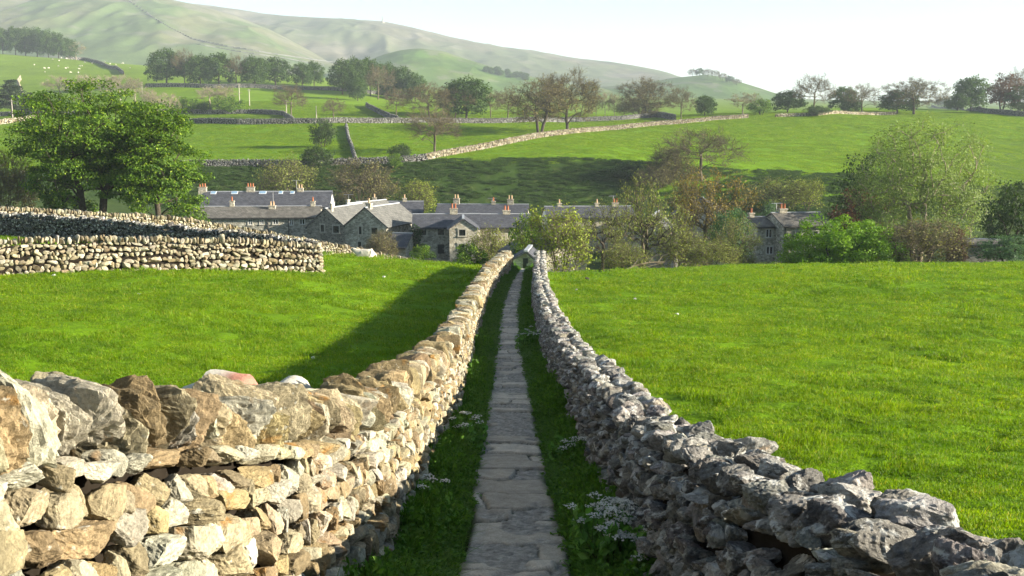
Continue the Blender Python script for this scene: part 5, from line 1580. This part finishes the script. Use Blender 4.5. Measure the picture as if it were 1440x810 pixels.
# ------------------------------------------------------------------ sheep
def wool():
    n = NT('fleece'); P = n.objc()
    c = n.mix(1, n.attr(), n.ramp(n.noise(P, 14, 5, .7), [(.3, .75), (.7, 1.15)]), 'MULTIPLY')
    return n.done(n.bsdf(c, .95, n.bump(n.noise(P, 38, 5, .75), .9, .04), .05))
MATS['fleece'] = wool()
def sheep_mesh(pose, mark=None, sub=2):
    j = [(-.48, 0, .66), (-.15, 0, .69), (.25, 0, .68)]
    r = [.21, .26, .23]
    if pose == 'graze': hd = [(.52, 0, .60), (.68, 0, .38), (.80, 0, .17)]
    elif pose == 'lie': hd = [(.50, 0, .80), (.64, 0, .94), (.80, 0, .86)]
    else: hd = [(.48, 0, .84), (.60, 0, .98), (.78, 0, .90)]
    V = j + hd; r += [.14, .095, .06]
    E = [(0, 1), (1, 2), (2, 3), (3, 4), (4, 5)]
    def chain(start, pts, rad):
        p = start
        for q, k in zip(pts, rad):
            V.append(q); r.append(k); E.append((p, len(V) - 1)); p = len(V) - 1
    for s in (-1, 1):
        if pose == 'lie':
            chain(2, [(.34, .16 * s, .48), (.52, .17 * s, .44)], [.07, .035])
            chain(0, [(-.38, .2 * s, .5), (-.2, .24 * s, .45)], [.09, .04])
        else:
            chain(2, [(.30, .12 * s, .45), (.32, .12 * s, .24), (.30, .12 * s, .02)], [.075, .036, .034])
            chain(0, [(-.46, .13 * s, .44), (-.56, .13 * s, .26), (-.50, .13 * s, .02)], [.095, .042, .034])
        h = np.array(hd[1]); chain(4, [tuple(h + [-.04, .13 * s, .02])], [.022])
    chain(0, [(-.70, 0, .62), (-.74, 0, .46)], [.05, .03])
    me = bpy.data.meshes.new('sheep'); me.from_pydata([Vector(v) for v in V], E, [])
    o = bpy.data.objects.new('sheep', me); COL.objects.link(o)
    sk = o.modifiers.new('skin', 'SKIN'); sk.use_smooth_shade = True
    for i, k in enumerate(r): me.skin_vertices[0].data[i].radius = (k, k * (1.0 if i > 2 else 1.08))
    me.skin_vertices[0].data[1].use_root = True
    sb = o.modifiers.new('sub', 'SUBSURF'); sb.levels = sub; sb.render_levels = sub
    dg = bpy.context.evaluated_depsgraph_get()
    m2 = bpy.data.meshes.new_from_object(o.evaluated_get(dg))
    COL.objects.unlink(o); bpy.data.objects.remove(o)
    m2.name = 'sheep'
    n = len(m2.vertices); co = np.zeros(n * 3, np.float32); m2.vertices.foreach_get('co', co); co = co.reshape(-1, 3).astype(float)
    nz = Noise(77, 7); nm = np.zeros(n * 3, np.float32); m2.vertices.foreach_get('normal', nm); nm = nm.reshape(-1, 3)
    body = (co[:, 2] > .42) & (co[:, 0] < .5)
    co = co + nm * (nz(co, 17.0) * .022 * body)[:, None]
    if pose == 'lie': co[:, 2] -= .40
    m2.vertices.foreach_set('co', co.astype(np.float32).ravel())
    C = np.tile(np.array([.62, .57, .47]), (n, 1))
    hm = (co[:, 0] > .56); C[hm] = (.50, .46, .40)
    lm = (co[:, 2] < .35) & (pose != 'lie'); C[lm] = (.30, .27, .22)
    if mark == 'rump':
        k = sstep(-.05, -.30, co[:, 0]) * sstep(.58, .72, co[:, 2]); C = C * (1 - k[:, None]) + np.array([.56, .27, .19]) * k[:, None]
    a = m2.color_attributes.new('Col', 'FLOAT_COLOR', 'POINT'); c4 = np.ones((n, 4), np.float32); c4[:, :3] = C
    a.data.foreach_set('color', c4.ravel())
    m2.materials.clear(); m2.materials.append(M('fleece'))
    m2.update()
    return m2
def sheep(me, p, rz, label, s=1.0, group='sheep in the near field'):
    o = obj('sheep', me, None, p); o.rotation_euler = (0, 0, rz); o.scale = (s, s, s)
    return tag(o, label, 'sheep', group, 'thing')
def gp(px, d, row=500):
    p = at(px, row, d); p[2] = float(terrain(p[0], d)) ; return p
sheep(sheep_mesh('graze', 'rump'), gp(306, 13.0) - np.array([0, 0, .04]), R(158), 'sheep with a reddish dye mark on its rump just behind the near wall top', 1.02)
sheep(sheep_mesh('graze'), gp(409, 12.4), R(80), 'white sheep showing only its back above the cope stones', .98)
sheep(sheep_mesh('lie'), gp(512, 61, 350), R(178), 'cream sheep resting beside the pale back wall', 1.05)
ms = sheep_mesh('graze', None, 1)
g_ = np.random.default_rng(12)
for i in range(26):
    px = g_.uniform(60, 190) if i < 18 else g_.uniform(40, 120); py = g_.uniform(80, 98) if i < 18 else g_.uniform(84, 104)
    sheep(ms, hit(px, py, 450), g_.uniform(0, 6.28), 'tiny far sheep grazing the pasture below the hilltop wood', 1.15, 'far flock of sheep')

# ------------------------------------------------------------------ poles, cairn, log, stones
def pole(px, base, top, label, dmin=250, wires=True):
    p = hit(px, base, dmin); h = float(zrow(top, p[1])) - p[2]
    r = empty('telegraph_pole', p); tag(r, label, 'pole', 'telegraph poles on the far pastures', 'thing')
    m = MB(); m.tube([(0, 0, -.5), (0, 0, h * .5), (0, 0, h)], [.19, .16, .13], 8); m.build('post', M('pole'), r, usecol=False)
    if wires:
        c = MB(); c.box((0, -.18, h - .5), (1.6, .12, .14)); c.build('crossarm', M('pole'), r, usecol=False)
    return p, h
p1, h1 = pole(337, 146, 117, 'pale telegraph pole left of its nearer partner', 330)
p2, h2 = pole(351, 149, 125, 'pale telegraph pole just right of another in mid pasture', 300)
pole(200, 131, 115, 'telegraph pole among the pale leafless trees', 380)
pole(18, 166, 140, 'telegraph pole before the conifers at the left edge', 290)
pole(403, 164, 141, 'telegraph pole at the trunk of the pinkish brown tree', 290)
pole(262, 160, 139, 'short post before the leftmost round bush', 290, False)
pole(445, 167, 149, 'thin short post left of the lone small bare tree', 290, False)
pole(170, 150, 134, 'short post right of the pale poplars above the big tree', 290, False)
def cairn():
    c = hill_hit(538, 32); c[2] -= 1
    r = empty('cairn', c); tag(r, 'tiny stone cairn with a post on the fell skyline', 'cairn', None, 'thing')
    m = MB(); m.tube([(0, 0, -2), (0, 0, 3), (0, 0, 7)], [7, 4.5, 1.5], 9); m.build('stone_heap', M('house_dark'), r, usecol=False)
    m = MB(); m.tube([(0, 0, 5), (0, 0, 17)], [1.1, .9], 6); m.build('post', M('house_dark'), r, usecol=False)
cairn()
def log():
    g = np.random.default_rng(8)
    a = ground(868, 77); b = ground(938, 79); a[2] += .25; b[2] += .95
    r = empty('fallen_trunk', a); tag(r, 'thin fallen tree trunk leaning in the thicket beyond the right field', 'fallen trunk', None, 'thing')
    t = np.linspace(0, 1, 7)[:, None]
    P = a + (b - a) * t + np.c_[g.normal(0, .05, 7), g.normal(0, .05, 7), .35 * np.sin(t[:, 0] * 3.1)]
    m = MB(); m.tube(P - a, np.linspace(.10, .05, 7), 7); m.build('trunk', M('bark_brown'), r, usecol=False)
    for i in (2, 4, 5):
        m = MB(); m.tube([P[i] - a, P[i] - a + [.35, -.1, .5], P[i] - a + [.9, -.2, .75]], [.06, .045, .02], 5)
        m.build('branch', M('bark_pale'), r, usecol=False)
log()
def field_stone(px, py, s, label, seed, col):
    p = hit(px, py, 8, 90); P, Q = stone_template(seed, 6, .3, 10, .08)
    s = s * .7; V = P * np.array([s, s * .8, s * .6])
    o = obj('stone', mesh('stone', V, [Q], M('stone_far'), np.tile(np.array(col), (len(V), 1))), None, p + [0, 0, s * .3])
    tag(o, label, 'stone', 'loose stones lying in the fields', 'thing')
field_stone(826, 393, .20, 'dark stone lying in the top corner of the right field', 901, (.10, .09, .08))
field_stone(811, 408, .11, 'small white stone near the dark one in the right field', 902, (.6, .58, .52))
field_stone(893, 421, .12, 'small pale stone out in the right field', 903, (.5, .48, .42))
field_stone(952, 443, .12, 'pale stone in the middle of the right field', 904, (.6, .58, .52))
field_stone(75, 388, .12, 'white stone at the foot of the squared wall', 905, (.7, .68, .62))
field_stone(196, 415, .11, 'small white stone in the left field', 906, (.7, .68, .62))
field_stone(440, 505, .09, 'white stone in the wall shadow of the left field', 907, (.7, .68, .62))
field_stone(262, 463, .07, 'tiny white stone in the sunny left field', 908, (.7, .68, .62))
field_stone(540, 390, .12, 'tiny pale stone near the top of the left field', 909, (.7, .68, .62))

# ------------------------------------------------------------------ air
def haze():
    x, y0, y1, z0, z1 = 9300, -420, 6100, -26, 470
    V = [(a, b, c) for c in (z0, z1) for b in (y0, y1) for a in (-x, x)]
    me = mesh('haze', V, [[[0, 2, 3, 1], [4, 5, 7, 6], [0, 1, 5, 4], [2, 6, 7, 3], [0, 4, 6, 2], [1, 3, 7, 5]]])
    m = bpy.data.materials.new('haze'); m.use_nodes = True; t = m.node_tree; t.nodes.clear()
    out = t.nodes.new('ShaderNodeOutputMaterial'); v = t.nodes.new('ShaderNodeVolumePrincipled')
    v.inputs['Color'].default_value = (.80, .92, 1.0, 1); v.inputs['Density'].default_value = .00017; v.inputs['Anisotropy'].default_value = 0.0
    t.links.new(v.outputs[0], out.inputs['Volume'])
    me.materials.append(m)
    tag(obj('haze', me), 'pale blue summer haze lying over the far fells', None, None, 'stuff')
haze()
_lows = [float(np.array(_FAR).min())]
print('lowest ground', _lows, 'hill tops', max(v.z for v in _hv))
